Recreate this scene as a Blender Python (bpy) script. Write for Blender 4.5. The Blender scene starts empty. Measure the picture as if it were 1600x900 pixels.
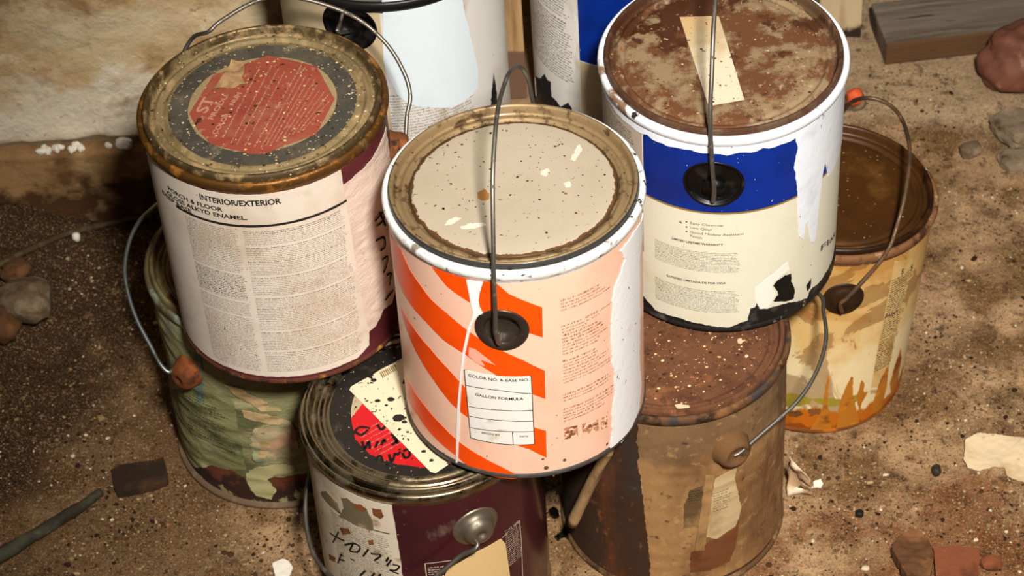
import bpy, bmesh, math, random
from mathutils import Vector, Matrix, noise as mnoise

S = 0.001                       # everything below is authored in millimetres
scn = bpy.context.scene
COL = scn.collection

# ------------------------------------------------------------------ camera
FPX, PITCH, ROLL = 3937.43, 0.760140, -0.0692958
CAM = Vector((-4.409, -1218.182, 1449.839))
FW = Vector((0, math.cos(PITCH), -math.sin(PITCH)))
UP0 = Vector((0, math.sin(PITCH), math.cos(PITCH)))
RT0 = Vector((1, 0, 0))
RT = RT0*math.cos(ROLL) + UP0*math.sin(ROLL)
UP = -RT0*math.sin(ROLL) + UP0*math.cos(ROLL)
cd = bpy.data.cameras.new('camera')
cam = bpy.data.objects.new('camera', cd)
COL.objects.link(cam)
cam.matrix_world = Matrix(((RT.x, UP.x, -FW.x, CAM.x*S), (RT.y, UP.y, -FW.y, CAM.y*S), (RT.z, UP.z, -FW.z, CAM.z*S), (0, 0, 0, 1)))
cd.sensor_width = 36
cd.sensor_fit = 'HORIZONTAL'
cd.lens = FPX*36/1600
cd.clip_start = 0.05
cd.dof.use_dof = True
cd.dof.focus_distance = 1.66
cd.dof.aperture_fstop = 18
scn.camera = cam

# ------------------------------------------------------------------ light
w = bpy.data.worlds.new('world')
scn.world = w
w.use_nodes = True
w.node_tree.nodes['Background'].inputs[0].default_value = (1.0, 0.80, 0.58, 1)
w.node_tree.nodes['Background'].inputs[1].default_value = 0.075


def aim(o, loc, tgt):
    o.location = Vector(loc)*S
    o.rotation_euler = (Vector(tgt)-Vector(loc)).to_track_quat('-Z', 'Y').to_euler()


ld = bpy.data.lights.new('work_light', 'SPOT')
ld.shadow_soft_size = 0.08
ld.spot_size = math.radians(46)
ld.spot_blend = 1.0
ld.energy = 262
ld.color = (1.0, 0.95, 0.88)
lo = bpy.data.objects.new('work_light', ld)
COL.objects.link(lo)
aim(lo, (170, -1130, 1640), (190, 90, 170))

vs = scn.view_settings
vs.view_transform = 'Standard'
vs.look = 'None'
vs.exposure = 0.0
vs.gamma = 1
vs.use_curve_mapping = False


# ------------------------------------------------------------------ pixel helpers
def ray(px, py):
    return CAM, FW + RT*((px-800)/FPX) + UP*((450-py)/FPX)


def atz(px, py, z=0.0):
    o, d = ray(px, py)
    return o + d*((z-o.z)/d.z)


def aty(px, py, y):
    o, d = ray(px, py)
    return o + d*((y-o.y)/d.y)


# ------------------------------------------------------------------ materials
def hexc(h):
    h = h.lstrip('#')
    c = [int(h[i:i+2], 16)/255 for i in (0, 2, 4)]
    return tuple((v/12.92 if v <= .04045 else ((v+.055)/1.055)**2.4) for v in c)+(1,)


class NM:
    def __init__(s, name):
        s.m = bpy.data.materials.new(name)
        s.m.use_nodes = True
        s.nt = s.m.node_tree
        s.b = s.nt.nodes['Principled BSDF']
        tc = s.nt.nodes.new('ShaderNodeTexCoord')
        s.co = tc.outputs['Object']
        s._sep = None

    def n(s, t):
        return s.nt.nodes.new(t)

    def put(s, sock, v):
        if isinstance(v, bpy.types.NodeSocket):
            s.nt.links.new(v, sock)
        else:
            sock.default_value = v

    def math(s, op, a, b=0.0):
        n = s.n('ShaderNodeMath')
        n.operation = op
        s.put(n.inputs[0], a)
        s.put(n.inputs[1], b)
        return n.outputs[0]

    def noise(s, scale, detail=6, rough=.6, dist=0, stretch=None, off=0):
        n = s.n('ShaderNodeTexNoise')
        n.inputs['Scale'].default_value = scale
        n.inputs['Detail'].default_value = detail
        n.inputs['Roughness'].default_value = rough
        n.inputs['Distortion'].default_value = dist
        mp = s.n('ShaderNodeMapping')
        mp.inputs['Location'].default_value = (off*1.37, off*.71, off*2.3)
        if stretch:
            mp.inputs['Scale'].default_value = stretch
        s.nt.links.new(s.co, mp.inputs[0])
        s.nt.links.new(mp.outputs[0], n.inputs['Vector'])
        return n.outputs['Fac']

    def mr(s, v, a, b, c=0.0, d=1.0):
        n = s.n('ShaderNodeMapRange')
        s.put(n.inputs[0], v)
        for i, x in enumerate((a, b, c, d)):
            n.inputs[i+1].default_value = x
        return n.outputs[0]

    def mix(s, f, a, b):
        n = s.n('ShaderNodeMix')
        n.data_type = 'RGBA'
        s.put(n.inputs[0], f)
        s.put(n.inputs[6], a)
        s.put(n.inputs[7], b)
        return n.outputs[2]

    def mixf(s, f, a, b):
        n = s.n('ShaderNodeMix')
        s.put(n.inputs[0], f)
        s.put(n.inputs[2], a)
        s.put(n.inputs[3], b)
        return n.outputs[0]

    def xyz(s):
        if not s._sep:
            s._sep = s.n('ShaderNodeSeparateXYZ')
            s.nt.links.new(s.co, s._sep.inputs[0])
        return s._sep.outputs

    def rad(s):
        x, y, z = s.xyz()
        return s.math('SQRT', s.math('ADD', s.math('MULTIPLY', x, x), s.math('MULTIPLY', y, y)))


def MAT(name, col, rough=.5, metal=0.0, layers=(), bump=None, spec=.35, coat=0, attr=None):
    """base colour plus a list of noise-masked layers (stain, rust, dust...)"""
    s = NM(name)
    c, r, mt = hexc(col) if isinstance(col, str) else col, rough, metal
    if attr:
        a = s.n('ShaderNodeAttribute')
        a.attribute_name = attr
        c = a.outputs['Color']
    for i, L in enumerate(layers):
        v = s.noise(L.get('scale', 60), L.get('detail', 7), L.get('nr', .6), L.get('dist', 0), L.get('stretch'), L.get('off', i*.37))
        if 'z' in L:            # bias by height: (z_full, z_none, weight)
            g = s.mr(s.xyz()[2], L['z'][0]*S, L['z'][1]*S, 1, 0)
            v = s.math('ADD', v, s.math('MULTIPLY', s.math('SUBTRACT', g, .5), L['z'][2]))
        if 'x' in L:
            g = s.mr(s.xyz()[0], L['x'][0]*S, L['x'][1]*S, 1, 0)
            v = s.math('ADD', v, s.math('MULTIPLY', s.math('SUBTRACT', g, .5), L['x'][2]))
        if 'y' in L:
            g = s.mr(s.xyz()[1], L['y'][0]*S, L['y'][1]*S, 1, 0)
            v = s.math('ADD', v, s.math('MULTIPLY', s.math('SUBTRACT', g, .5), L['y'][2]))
        if 'r' in L:
            g = s.mr(s.rad(), L['r'][0]*S, L['r'][1]*S, 1, 0)
            v = s.math('ADD', v, s.math('MULTIPLY', s.math('SUBTRACT', g, .5), L['r'][2]))
        m = s.mr(v, L['lo'], L['hi'], 0, L.get('amt', 1))
        c = s.mix(m, c, hexc(L['col']))
        if 'rough' in L:
            r = s.mixf(m, r, L['rough'])
        if 'metal' in L:
            mt = s.mixf(m, mt, L['metal'])
    s.put(s.b.inputs['Base Color'], c)
    s.put(s.b.inputs['Roughness'], r)
    s.put(s.b.inputs['Metallic'], mt)
    s.b.inputs['Specular IOR Level'].default_value = spec
    if coat:
        s.b.inputs['Coat Weight'].default_value = coat
        s.b.inputs['Coat Roughness'].default_value = .15
    if bump:
        bn = s.n('ShaderNodeBump')
        bn.inputs['Strength'].default_value = bump[1]
        bn.inputs['Distance'].default_value = bump[2]*S
        s.nt.links.new(s.noise(bump[0], 6, .65, 0, bump[3] if len(bump) > 3 else None), bn.inputs['Height'])
        s.nt.links.new(bn.outputs[0], s.b.inputs['Normal'])
    return s.m


SPECK = dict(col='#3a2817', scale=420, detail=2, lo=.66, hi=.69)
GRIME = dict(col='#8a6a48', scale=35, lo=.5, hi=.75, amt=.45)


# ------------------------------------------------------------------ mesh helpers
def mesh(name, V, Fc, mat, parent=None, smooth=True, scale=True):
    me = bpy.data.meshes.new(name)
    me.from_pydata([(v[0]*S, v[1]*S, v[2]*S) for v in V], [], Fc)
    me.update()
    if smooth:
        me.polygons.foreach_set('use_smooth', [True]*len(me.polygons))
    o = bpy.data.objects.new(name, me)
    COL.objects.link(o)
    if mat:
        me.materials.append(mat)
    o.parent = parent
    return o


def bm_obj(name, bm, mat, parent=None, smooth=True):
    bmesh.ops.recalc_face_normals(bm, faces=bm.faces)
    for v in bm.verts:
        v.co *= S
    me = bpy.data.meshes.new(name)
    bm.to_mesh(me)
    bm.free()
    if smooth:
        me.polygons.foreach_set('use_smooth', [True]*len(me.polygons))
    o = bpy.data.objects.new(name, me)
    COL.objects.link(o)
    me.materials.append(mat)
    o.parent = parent
    return o


def tag(o, label=None, cat=None, kind=None, group=None):
    if label:
        o['label'] = label
    if cat:
        o['category'] = cat
    if kind:
        o['kind'] = kind
    if group:
        o['group'] = group
    return o


def lathe(name, prof, mat, parent=None, n=120, cap=False):
    V, Fc = [], []
    for (r, z) in prof:
        for i in range(n):
            a = 2*math.pi*i/n
            V.append((r*math.cos(a), r*math.sin(a), z))
    for j in range(len(prof)-1):
        for i in range(n):
            k = (i+1) % n
            Fc.append((j*n+i, j*n+k, (j+1)*n+k, (j+1)*n+i))
    if cap:
        V.append((0, 0, prof[-1][1]))
        c = len(V)-1
        b = (len(prof)-1)*n
        for i in range(n):
            Fc.append((b+i, b+(i+1) % n, c))
    o = mesh(name, V, Fc, mat, parent)
    bm = bmesh.new()
    bm.from_mesh(o.data)
    bmesh.ops.recalc_face_normals(bm, faces=bm.faces)
    bm.to_mesh(o.data)
    bm.free()
    return o


def catmull(P, sub=6):
    P = [Vector(p) for p in P]
    out = []
    for i in range(len(P)-1):
        p0, p1, p2, p3 = P[max(i-1, 0)], P[i], P[i+1], P[min(i+2, len(P)-1)]
        for k in range(sub):
            t = k/sub
            out.append(.5*((2*p1)+(p2-p0)*t+(2*p0-5*p1+4*p2-p3)*t*t+(3*p1-p0-3*p2+p3)*t**3))
    out.append(P[-1])
    return out


def tube(name, P, r, mat, parent=None, n=8, sub=6, taper=None, wob=0):
    P = catmull(P, sub) if sub > 1 else [Vector(p) for p in P]
    V, Fc = [], []
    N = len(P)
    up = Vector((0.13, 0.21, 0.97))
    for i, p in enumerate(P):
        t = (P[min(i+1, N-1)]-P[max(i-1, 0)]).normalized()
        a = t.cross(up)
        if a.length < .05:
            a = t.cross(Vector((1, 0, 0)))
        a.normalize()
        b = t.cross(a)
        rr = r*(taper(i/(N-1)) if taper else 1)
        for k in range(n):
            an = 2*math.pi*k/n
            q = rr*(1+wob*mnoise.noise(Vector((i*.4, k*1.7, r))))
            V.append(p+a*math.cos(an)*q+b*math.sin(an)*q)
    for i in range(N-1):
        for k in range(n):
            Fc.append((i*n+k, i*n+(k+1) % n, (i+1)*n+(k+1) % n, (i+1)*n+k))
    Fc.append(tuple(range(n-1, -1, -1)))
    Fc.append(tuple((N-1)*n+k for k in range(n)))
    return mesh(name, V, Fc, mat, parent)


def rag(P, amp, step=2.0, seed=0, keep=()):
    """densify a closed 2-D outline and roughen it"""
    out = []
    n = len(P)
    for i in range(n):
        a, b = Vector(P[i]), Vector(P[(i+1) % n])
        L = (b-a).length
        k = max(1, int(L/step))
        nrm = Vector((-(b-a).y, (b-a).x))
        if L > 0:
            nrm /= L
        for j in range(k):
            q = a.lerp(b, j/k)
            if i not in keep:
                d = mnoise.noise(Vector((q.x*.35, q.y*.35, seed*7.3)))+.6*mnoise.noise(Vector((q.x*1.1, q.y*1.1, seed*3.1+5)))
                q = q+nrm*d*amp
            out.append((q.x, q.y))
    return out


def tri2d(P):
    """outline -> bmesh of triangles in the plane"""
    bm = bmesh.new()
    vs_ = [bm.verts.new((p[0], p[1], 0)) for p in P]
    es = []
    for i in range(len(vs_)):
        es.append(bm.edges.new((vs_[i], vs_[(i+1) % len(vs_)])))
    bmesh.ops.triangle_fill(bm, use_beauty=True, use_dissolve=False, edges=es)
    return bm


def slice2d(bm, axis, step):
    cs = [v.co[axis] for v in bm.verts]
    if not cs:
        return
    a, b = min(cs), max(cs)
    k = math.floor(a/step)+1
    no = Vector((0, 0, 0))
    no[axis] = 1
    while k*step < b-1e-6:
        co = Vector((0, 0, 0))
        co[axis] = k*step
        bmesh.ops.bisect_plane(bm, geom=bm.verts[:]+bm.edges[:]+bm.faces[:], plane_co=co, plane_no=no, dist=1e-5)
        k += 1


def skirt(bm, fn):
    """give a sheet an edge: extrude its border by fn(co)"""
    be = [e for e in bm.edges if e.is_boundary]
    for e in be:
        e.smooth = False
    r = bmesh.ops.extrude_edge_only(bm, edges=be)
    for v in r['geom']:
        if isinstance(v, bmesh.types.BMVert):
            v.co = fn(v.co)


RND = random.Random(11)


def micro(w_, h_, pitch, seed=0, fill=(.8, 1.0), bold=(), blank=(), ink=.5, x0=0.0, indent=None):
    """rows of illegible small print: quads inside 0..w, 0..-h"""
    rn = random.Random(seed)
    Q = []
    row = 0
    y = -pitch
    while y > -h_:
        if row not in blank:
            b = row in bold
            ch = pitch*(.62 if b else .5)
            cw = pitch*(.46 if b else .40)
            x = x0+(indent(row) if indent else 0)
            end = w_*rn.uniform(*fill)
            while x < end:
                L = rn.randint(2, 9)
                for _ in range(L):
                    if x > end:
                        break
                    t = cw*(.42 if b else ink*.62)
                    hh = ch*rn.choice((.75, .75, .8, 1.1))
                    k = rn.random()
                    if k < .75:
                        Q.append((x, y, x+t, y+hh))
                    if k > .35:
                        yy = y+rn.choice((0, .5, .62))*hh
                        Q.append((x, yy, x+cw*.8, yy+ch*.27))
                    if rn.random() < .35:
                        Q.append((x+cw*.55, y, x+cw*.55+t*.8, y+hh*.9))
                    x += cw
                x += cw*.8
        y -= pitch
        row += 1
    return Q


def text2d(body, height, bold=0.0, spacing=1.0, shear=0.0):
    cu = bpy.data.curves.new('t', 'FONT')
    cu.body = body
    cu.size = height/.70
    cu.offset = bold*height*1.9
    cu.resolution_u = 3
    cu.space_character = spacing
    cu.shear = shear
    o = bpy.data.objects.new('t', cu)
    COL.objects.link(o)
    bpy.context.view_layer.update()
    dg = bpy.context.evaluated_depsgraph_get()
    me = bpy.data.meshes.new_from_object(o.evaluated_get(dg))
    V = [(v.co.x, v.co.y) for v in me.vertices]
    Fc = [tuple(p.vertices) for p in me.polygons]
    bpy.data.objects.remove(o)
    bpy.data.curves.remove(cu)
    bpy.data.meshes.remove(me)
    return V, Fc


def ribbon2d(P, wd, sub=5):
    P = catmull([(p[0], p[1], 0) for p in P], sub) if len(P) > 2 else [Vector((p[0], p[1], 0)) for p in P]
    V, Fc = [], []
    for i, p in enumerate(P):
        t = (P[min(i+1, len(P)-1)]-P[max(i-1, 0)])
        nrm = Vector((-t.y, t.x, 0)).normalized()
        k = wd*.5*(1+.25*mnoise.noise(Vector((p.x*.3, p.y*.3, 1))))
        V += [(p+nrm*k)[:2], (p-nrm*k)[:2]]
    for i in range(len(P)-1):
        Fc.append((2*i, 2*i+1, 2*i+3, 2*i+2))
    return V, Fc


# ------------------------------------------------------------------ the paint can
ROOTS = []


class Can:
    def __init__(s, label, x, y, z0=0.0, tx=0.0, ty=0.0, h=190.0, r=82.5, dent=0.0, seed=0, group=None):
        s.h, s.r, s.dent, s.seed = h, r, dent, seed
        s.root = bpy.data.objects.new('paint_can', None)
        COL.objects.link(s.root)
        s.root.empty_display_size = .03
        tag(s.root, label, 'paint can', group=group)
        ax = Vector((tx, ty, 1)).normalized()
        X = Vector((1, 0, 0))
        X = (X-ax*X.dot(ax)).normalized()
        Y = ax.cross(X)
        s.o = Vector((x, y, z0))
        s.M = Matrix(((X.x, Y.x, ax.x), (X.y, Y.y, ax.y), (X.z, Y.z, ax.z)))
        s.Mi = s.M.transposed()
        s.root.location = s.o*S
        s.root.rotation_euler = s.M.to_euler()
        s.holes = []
        s.ear_t = None

    # --- pixel -> can coordinates
    def lray(s, px, py):
        o, d = ray(px, py)
        return s.Mi@(o-s.o), s.Mi@d

    def uz(s, px, py, r=None):
        """pixel -> (arc length, height) on the wall of the can"""
        r = r or s.r
        o, d = s.lray(px, py)
        a = d.x*d.x+d.y*d.y
        b = o.x*d.x+o.y*d.y
        c = o.x*o.x+o.y*o.y-r*r
        D = b*b-a*c
        t = (-b-math.sqrt(max(D, 0)))/a
        P = o+d*t
        th = math.atan2(P.y, P.x)
        if th > math.pi*.75:
            th -= 2*math.pi
        return th*s.r, P.z

    def U(s, pts):
        return [s.uz(*p) for p in pts]

    def xy(s, px, py, z=None):
        z = s.h-4.2 if z is None else z
        o, d = s.lray(px, py)
        P = o+d*((z-o.z)/d.z)
        return P.x, P.y

    def X(s, pts, z=None):
        return [s.xy(p[0], p[1], z) for p in pts]

    def rad(s, th, z):
        if not s.dent:
            return s.r
        k = min(1, max(0, (z-4)/14))*min(1, max(0, (s.h-12-z)/14))
        p = Vector((math.cos(th)*2.2, math.sin(th)*2.2, z*.022+s.seed*3.3))
        q = Vector((math.cos(th)*2.0, math.sin(th)*2.0, z*.09+s.seed*1.3))
        return s.r+s.dent*k*(mnoise.noise(p)*1.0+.5*(1-2*abs(mnoise.noise(q)))-.3)

    def P(s, u, z, off=0.0):
        th = u/s.r
        r = s.rad(th, z)+off
        return Vector((r*math.cos(th), r*math.sin(th), z))

    # --- parts
    def body(s, mat, nz=44, nt=160, bands=()):
        V, Fc = [], []
        zs = [s.h*i/nz*.93+2 for i in range(nz+1)]
        for z in zs:
            for i in range(nt):
                V.append(s.P(*s.snap(2*math.pi*i/nt*s.r, z)))
        for j in range(nz):
            for i in range(nt):
                k = (i+1) % nt
                cz = (zs[j]+zs[j+1])/2
                cu = 2*math.pi*(i+.5)/nt
                if any(s.inhole(cu*s.r, cz, hr) for hr in s.holes):
                    continue
                Fc.append((j*nt+i, j*nt+k, (j+1)*nt+k, (j+1)*nt+i))
        return mesh('body', V, Fc, mat, s.root)

    def snap(s, u, z):
        for (hu, hz, hr) in s.holes:
            du = (u-hu+math.pi*s.r) % (2*math.pi*s.r)-math.pi*s.r
            d = math.hypot(du, z-hz)
            if abs(d-hr) < 2.2:
                return hu+du/d*hr, hz+(z-hz)/d*hr
        return u, z

    def inhole(s, u, z, hr):
        du = (u-hr[0]+math.pi*s.r) % (2*math.pi*s.r)-math.pi*s.r
        return du*du+(z-hr[1])**2 < hr[2]**2

    def rim(s, mat, k=1.0):
        h, r = s.h, s.r+3.0
        lathe('rim_ring', [(s.r-.4, h-16), (s.r-.2, h-14), (r-2.5, h-11.5), (r-.9, h-9.5), (r, h-6.5), (r-.2, h-3.8), (r-1.2, h-2.3), (r-2.5, h-2), (r-3.9, h-2.6), (r-4.5, h-4), (r-4.6, h-9)], mat, s.root)

    def base(s, mat, r=None, lip=1.0):
        r = r or s.r+.8
        lathe('base_chime', [(s.r-.5, 5), (r-.3, 3.6), (r+.1, 2.2), (r, .8), (r-1, 0), (r-2.4, .3), (r-3, 3), (0.01, 3.2)], mat, s.root)

    def lid(s, mat, flat=False):
        h, r = s.h, s.r-1.5
        p = [(r, -9), (r+.1, -1), (r-.4, .8), (r-1.5, 1.5), (r-2.7, 1.1), (r-3.4, -.2), (r-3.8, -4), (r-4.4, -5.6), (r-6, -6), (r-7.4, -5.2),
             (r-8.4, -3.8), (r-9.6, -3.4), (r-10.8, -4), (r-11.8, -5.4), (r-13, -5.8), (r-14.2, -5.2), (r-15.2, -4.4), (r-16.5, -4.2), (r-30, -4.2), (r-50, -4.2)]
        return lathe('lid', [(a, h+b) for a, b in p], mat, s.root, cap=True)

    def ear(s, u, z, prof, mat, name='bail_ear', n=40, squash=1.0):
        th = u/s.r
        N = Vector((math.cos(th), math.sin(th), 0))
        E1 = Vector((-math.sin(th), math.cos(th), 0))
        E2 = Vector((0, 0, 1))
        C = N*s.rad(th, z)+E2*z
        V, Fc = [], []
        for (r, q) in prof:
            for i in range(n):
                a = 2*math.pi*i/n
                x, y = r*math.cos(a), r*math.sin(a)*squash
                # the outermost rings follow the curve of the wall
                sag = -(x*x)/(2*s.r) if q < 3 and r > 7 and q > -2.5 else 0
                V.append(C+N*(q+sag)+E1*x+E2*y)
        for j in range(len(prof)-1):
            for i in range(n):
                k = (i+1) % n
                Fc.append((j*n+i, j*n+k, (j+1)*n+k, (j+1)*n+i))
        V.append(C+N*prof[-1][1])
        b = (len(prof)-1)*n
        for i in range(n):
            Fc.append((b+i, b+(i+1) % n, len(V)-1))
        return mesh(name, V, Fc, mat, s.root)

    def bail(s, ear_px, phi, pts, extra, mat, r=1.45, theta=None, pre=(), tail=()):
        """wire handle lying in a plane through the two ears"""
        if theta is None:
            u, ze = s.uz(*ear_px)
            th = u/s.r
        else:
            th, ze = theta
        ax = Vector((math.cos(th), math.sin(th), 0))
        side = Vector((-ax.y, ax.x, 0))
        v = side*math.cos(phi)+Vector((0, 0, 1))*math.sin(phi)
        nn = ax.cross(v)
        o0 = Vector((0, 0, ze))
        P = [o0+ax*a+v*b for a, b in pre]
        for q in pts:
            o, d = s.lray(*q)
            P.append(o+d*((o0-o).dot(nn)/d.dot(nn)))
        P += [o0+ax*a+v*b for a, b in extra]+[Vector(q) for q in tail]
        return tube('bail_handle', P, r, mat, s.root, n=10, sub=8)

    def bail_over(s, ear_px, a_, h_, near, far, extra, mat, r=1.45, pre=(), e=2.4):
        """wire handle following a rounded surface about the ear axis, traced along pixels"""
        u, ze = s.uz(*ear_px)
        th = u/s.r
        ax = Vector((math.cos(th), math.sin(th), 0))
        o0 = Vector((0, 0, ze))

        def f(P_):
            q = P_-o0
            sx = q.dot(ax)
            rho = (q-ax*sx).length
            return abs(sx/a_)**e+(rho/h_)**e

        def hit(q, last):
            o, d = s.lray(*q)
            d = d.normalized()
            t0 = -o.dot(d)
            best, bt, ins = 9e9, 0, []
            for i in range(-600, 601):
                t = t0+i*.5
                v_ = f(o+d*t)
                if v_ < best:
                    best, bt = v_, t
                if v_ <= 1:
                    ins.append(t)
            t = (ins[-1] if last else ins[0]) if ins else bt
            return o+d*t
        side = Vector((-ax.y, ax.x, 0))
        P_ = [o0+ax*a+Vector((0, 0, 1))*b for a, b in pre]
        P_ += [hit(q, False) for q in near]+[hit(q, True) for q in far]
        P_ += [o0+ax*a+Vector((0, 0, 1))*b+side*c for a, b, c in extra]
        return tube('bail_handle', P_, r, mat, s.root, n=10, sub=8)

    # --- decoration on the wall
    def patch(s, name, P, mat, off=.25, parent=None, step=3.0, hole=False, thick=.3, curl=None):
        bm = tri2d(P)
        slice2d(bm, 0, step)
        if hole or s.dent or curl:
            slice2d(bm, 1, step)
        if hole:
            for v in bm.verts:
                v.co.x, v.co.y = s.snap(v.co.x, v.co.y)
            bad = [f for f in bm.faces if any(s.inhole(f.calc_center_median().x, f.calc_center_median().y, hr) for hr in s.holes)]
            bmesh.ops.delete(bm, geom=bad, context='FACES')
        for v in bm.verts:
            e = curl(v.co.x, v.co.y) if curl else 0
            v.co = s.P(v.co.x, v.co.y, off+e)
        if thick:
            def fn(c):
                q = Vector((c.x, c.y, 0)).normalized()*thick
                return c-q
            skirt(bm, fn)
        return bm_obj(name, bm, mat, parent or s.root)

    def pxpatch(s, name, px, mat, off=.25, amp=0, seed=0, **k):
        P = s.U(px)
        if amp:
            P = rag(P, amp, 1.6, seed)
        return s.patch(name, P, mat, off, **k)

    def flat(s, name, shapes, mat, off=.42, parent=None, smooth=False):
        """[(V2d, F)] in (u, z) -> wall"""
        V, Fc = [], []
        for v2, f2 in shapes:
            b = len(V)
            V += [s.P(a, c, off) for a, c in v2]
            Fc += [tuple(i+b for i in f) for f in f2]
        return mesh(name, V, Fc, mat, parent or s.root, smooth)

    def print_(s, name, quads, at, mat, off=.42, parent=None):
        V, Fc = [], []
        for (x0, y0, x1, y1) in quads:
            b = len(V)
            for (a, c) in ((x0, y0), (x1, y0), (x1, y1), (x0, y1)):
                V.append(s.P(at[0]+a, at[1]+c, off))
            Fc.append((b, b+1, b+2, b+3))
        return mesh(name, V, Fc, mat, parent or s.root, False)

    def words(s, items):
        """[(string, start px, end px, cap height, bold)] -> shapes fitted between two pixels on one level"""
        out = []
        for (t, p0, p1, hh, bold) in items:
            a, b = s.uz(*p0), s.uz(*p1)
            V, Fc = text2d(t, hh, bold)
            w0 = max(v[0] for v in V)
            k = (b[0]-a[0])/w0
            out.append(([(a[0]+v[0]*k, a[1]+(b[1]-a[1])*v[0]/w0+v[1]) for v in V], Fc))
        return out

    def strokes(s, px, wd):
        return [ribbon2d(s.U(q), wd) for q in px]

    # --- decoration on the lid
    def lidpatch(s, name, P, mat, off=.15, parent=None, thick=.15, z=None, bend=None):
        z = s.h-4.2 if z is None else z
        bm = tri2d(P)
        if bend:
            slice2d(bm, 0, 2.5)
            slice2d(bm, 1, 2.5)
        for v in bm.verts:
            v.co.z = z+off+(bend(v.co.x, v.co.y) if bend else 0)
        if thick:
            skirt(bm, lambda c: c-Vector((0, 0, thick)))
        return bm_obj(name, bm, mat, parent or s.root, False)

    def lidflat(s, name, shapes, mat, off=.3, parent=None):
        V, Fc = [], []
        for v2, f2 in shapes:
            b = len(V)
            V += [(a, c, s.h-4.2+off) for a, c in v2]
            Fc += [tuple(i+b for i in f) for f in f2]
        return mesh(name, V, Fc, mat, parent or s.root, False)


def quads2shape(Q, org, ang):
    ca, sa = math.cos(ang), math.sin(ang)
    V, Fc = [], []
    for (x0, y0, x1, y1) in Q:
        b = len(V)
        for a, c in ((x0, y0), (x1, y0), (x1, y1), (x0, y1)):
            V.append((org[0]+a*ca-c*sa, org[1]+a*sa+c*ca))
        Fc.append((b, b+1, b+2, b+3))
    return V, Fc


def ring2d(r0, r1, n=96):
    V, Fc = [], []
    for i in range(n):
        a = 2*math.pi*i/n
        V += [(r0*math.cos(a), r0*math.sin(a)), (r1*math.cos(a), r1*math.sin(a))]
    for i in range(n):
        k = (i+1) % n
        Fc.append((2*i, 2*i+1, 2*k+1, 2*k))
    return V, Fc


def circle2d(r, n=72, amp=0, seed=0):
    P = []
    for i in range(n):
        a = 2*math.pi*i/n
        q = r+amp*mnoise.noise(Vector((math.cos(a)*4, math.sin(a)*4, seed)))
        P.append((q*math.cos(a), q*math.sin(a)))
    return P


def level(P, z):
    return [(p[0], z) for p in P]


# ================================================================== setting
CANPOS = dict(A=(0, 0), B=(-161.44, 106.98), C=(151.3, 132.5), E=(-73.17, -2.89), D=(105.64, 52.51), F=(226.89, 195.1), G=(-190.69, 163.95))
WALL_Y = 438.0


def fbm(x, y, z, s, o=4):
    v, a = 0, 1
    for _ in range(o):
        v += a*mnoise.noise(Vector((x*s, y*s, z)))
        s *= 2.1
        a *= .5
    return v


def sstep(a, b, x):
    t = min(1, max(0, (x-a)/(b-a)))
    return t*t*(3-2*t)


def ground(x, y):
    lump = fbm(x, y, 1.7, .012)*4.0+fbm(x, y, 9.1, .06, 3)*1.5
    k = 1.0
    for n_ in 'EDFG':
        cx, cy = CANPOS[n_]
        k = min(k, sstep(84, 130, math.hypot(x-cx, y-cy)))
    h = lump*k-1.2
    # earth banked up against the wall at the left, and a shallow pit in it
    h += 34*sstep(-335, -475, x)*sstep(230, 425, y)
    h += 8*sstep(-300, -420, x)*fbm(x, y, 4.4, .02)
    h += 3.5*sstep(-270, -330, x)*sstep(120, 180, y)*fbm(x, y, 6.4, .05, 4)
    h -= 14*math.exp(-((x+395)**2+(y-268)**2)/(2*26**2))
    # floor slab rising at the back right
    h += 16*sstep(430, 500, y+.12*x-40)*sstep(60, 200, x)
    return min(h, -.2) if k == 0 else h


m_floor = MAT('dirt_floor', '#927351', .95, 0, [
    dict(col='#ba9770', scale=9, lo=.43, hi=.62, detail=8),
    dict(col='#6e5030', scale=14, lo=.5, hi=.62, detail=9, off=2),
    dict(col='#4c331d', scale=22, lo=.52, hi=.66, detail=9, off=3.1, amt=.8),
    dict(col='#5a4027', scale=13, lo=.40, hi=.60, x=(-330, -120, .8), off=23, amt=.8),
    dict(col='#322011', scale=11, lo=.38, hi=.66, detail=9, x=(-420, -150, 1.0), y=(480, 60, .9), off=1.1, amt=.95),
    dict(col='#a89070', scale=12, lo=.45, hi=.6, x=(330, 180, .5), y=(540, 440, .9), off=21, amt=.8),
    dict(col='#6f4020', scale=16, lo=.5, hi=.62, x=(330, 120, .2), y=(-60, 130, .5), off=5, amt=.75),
    dict(col='#3a2413', scale=95, lo=.56, hi=.68, detail=6, off=7, amt=.8),
    dict(col='#3e2915', scale=620, lo=.5, hi=.66, detail=4, off=14, amt=.65),
    dict(col='#b89a72', scale=760, lo=.54, hi=.68, detail=4, off=17, amt=.6),
    dict(col='#b09672', scale=260, lo=.62, hi=.70, detail=3, off=9, amt=.6),
    dict(col='#2a190d', scale=330, lo=.64, hi=.69, detail=3, off=12, amt=.8),
], bump=(130, .8, 3.0), spec=.15)


def axis(a, b, st, lo_, hi_):
    v = []
    x = a
    while x <= b:
        v.append(x)
        x += st
    L = [a-30*1.6**i for i in range(1, lo_)][::-1]
    H_ = [b+30*1.6**i for i in range(1, hi_)]
    return L+v+H_


gx, gy = axis(-520, 520, 4, 9, 9), axis(-80, 760, 4, 9, 6)
V = [(x, y, ground(x, y)) for y in gy for x in gx]
nx = len(gx)
Fc = [(j*nx+i, j*nx+i+1, (j+1)*nx+i+1, (j+1)*nx+i) for j in range(len(gy)-1) for i in range(nx-1)]
tag(mesh('floor', V, Fc, m_floor), kind='structure')

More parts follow.
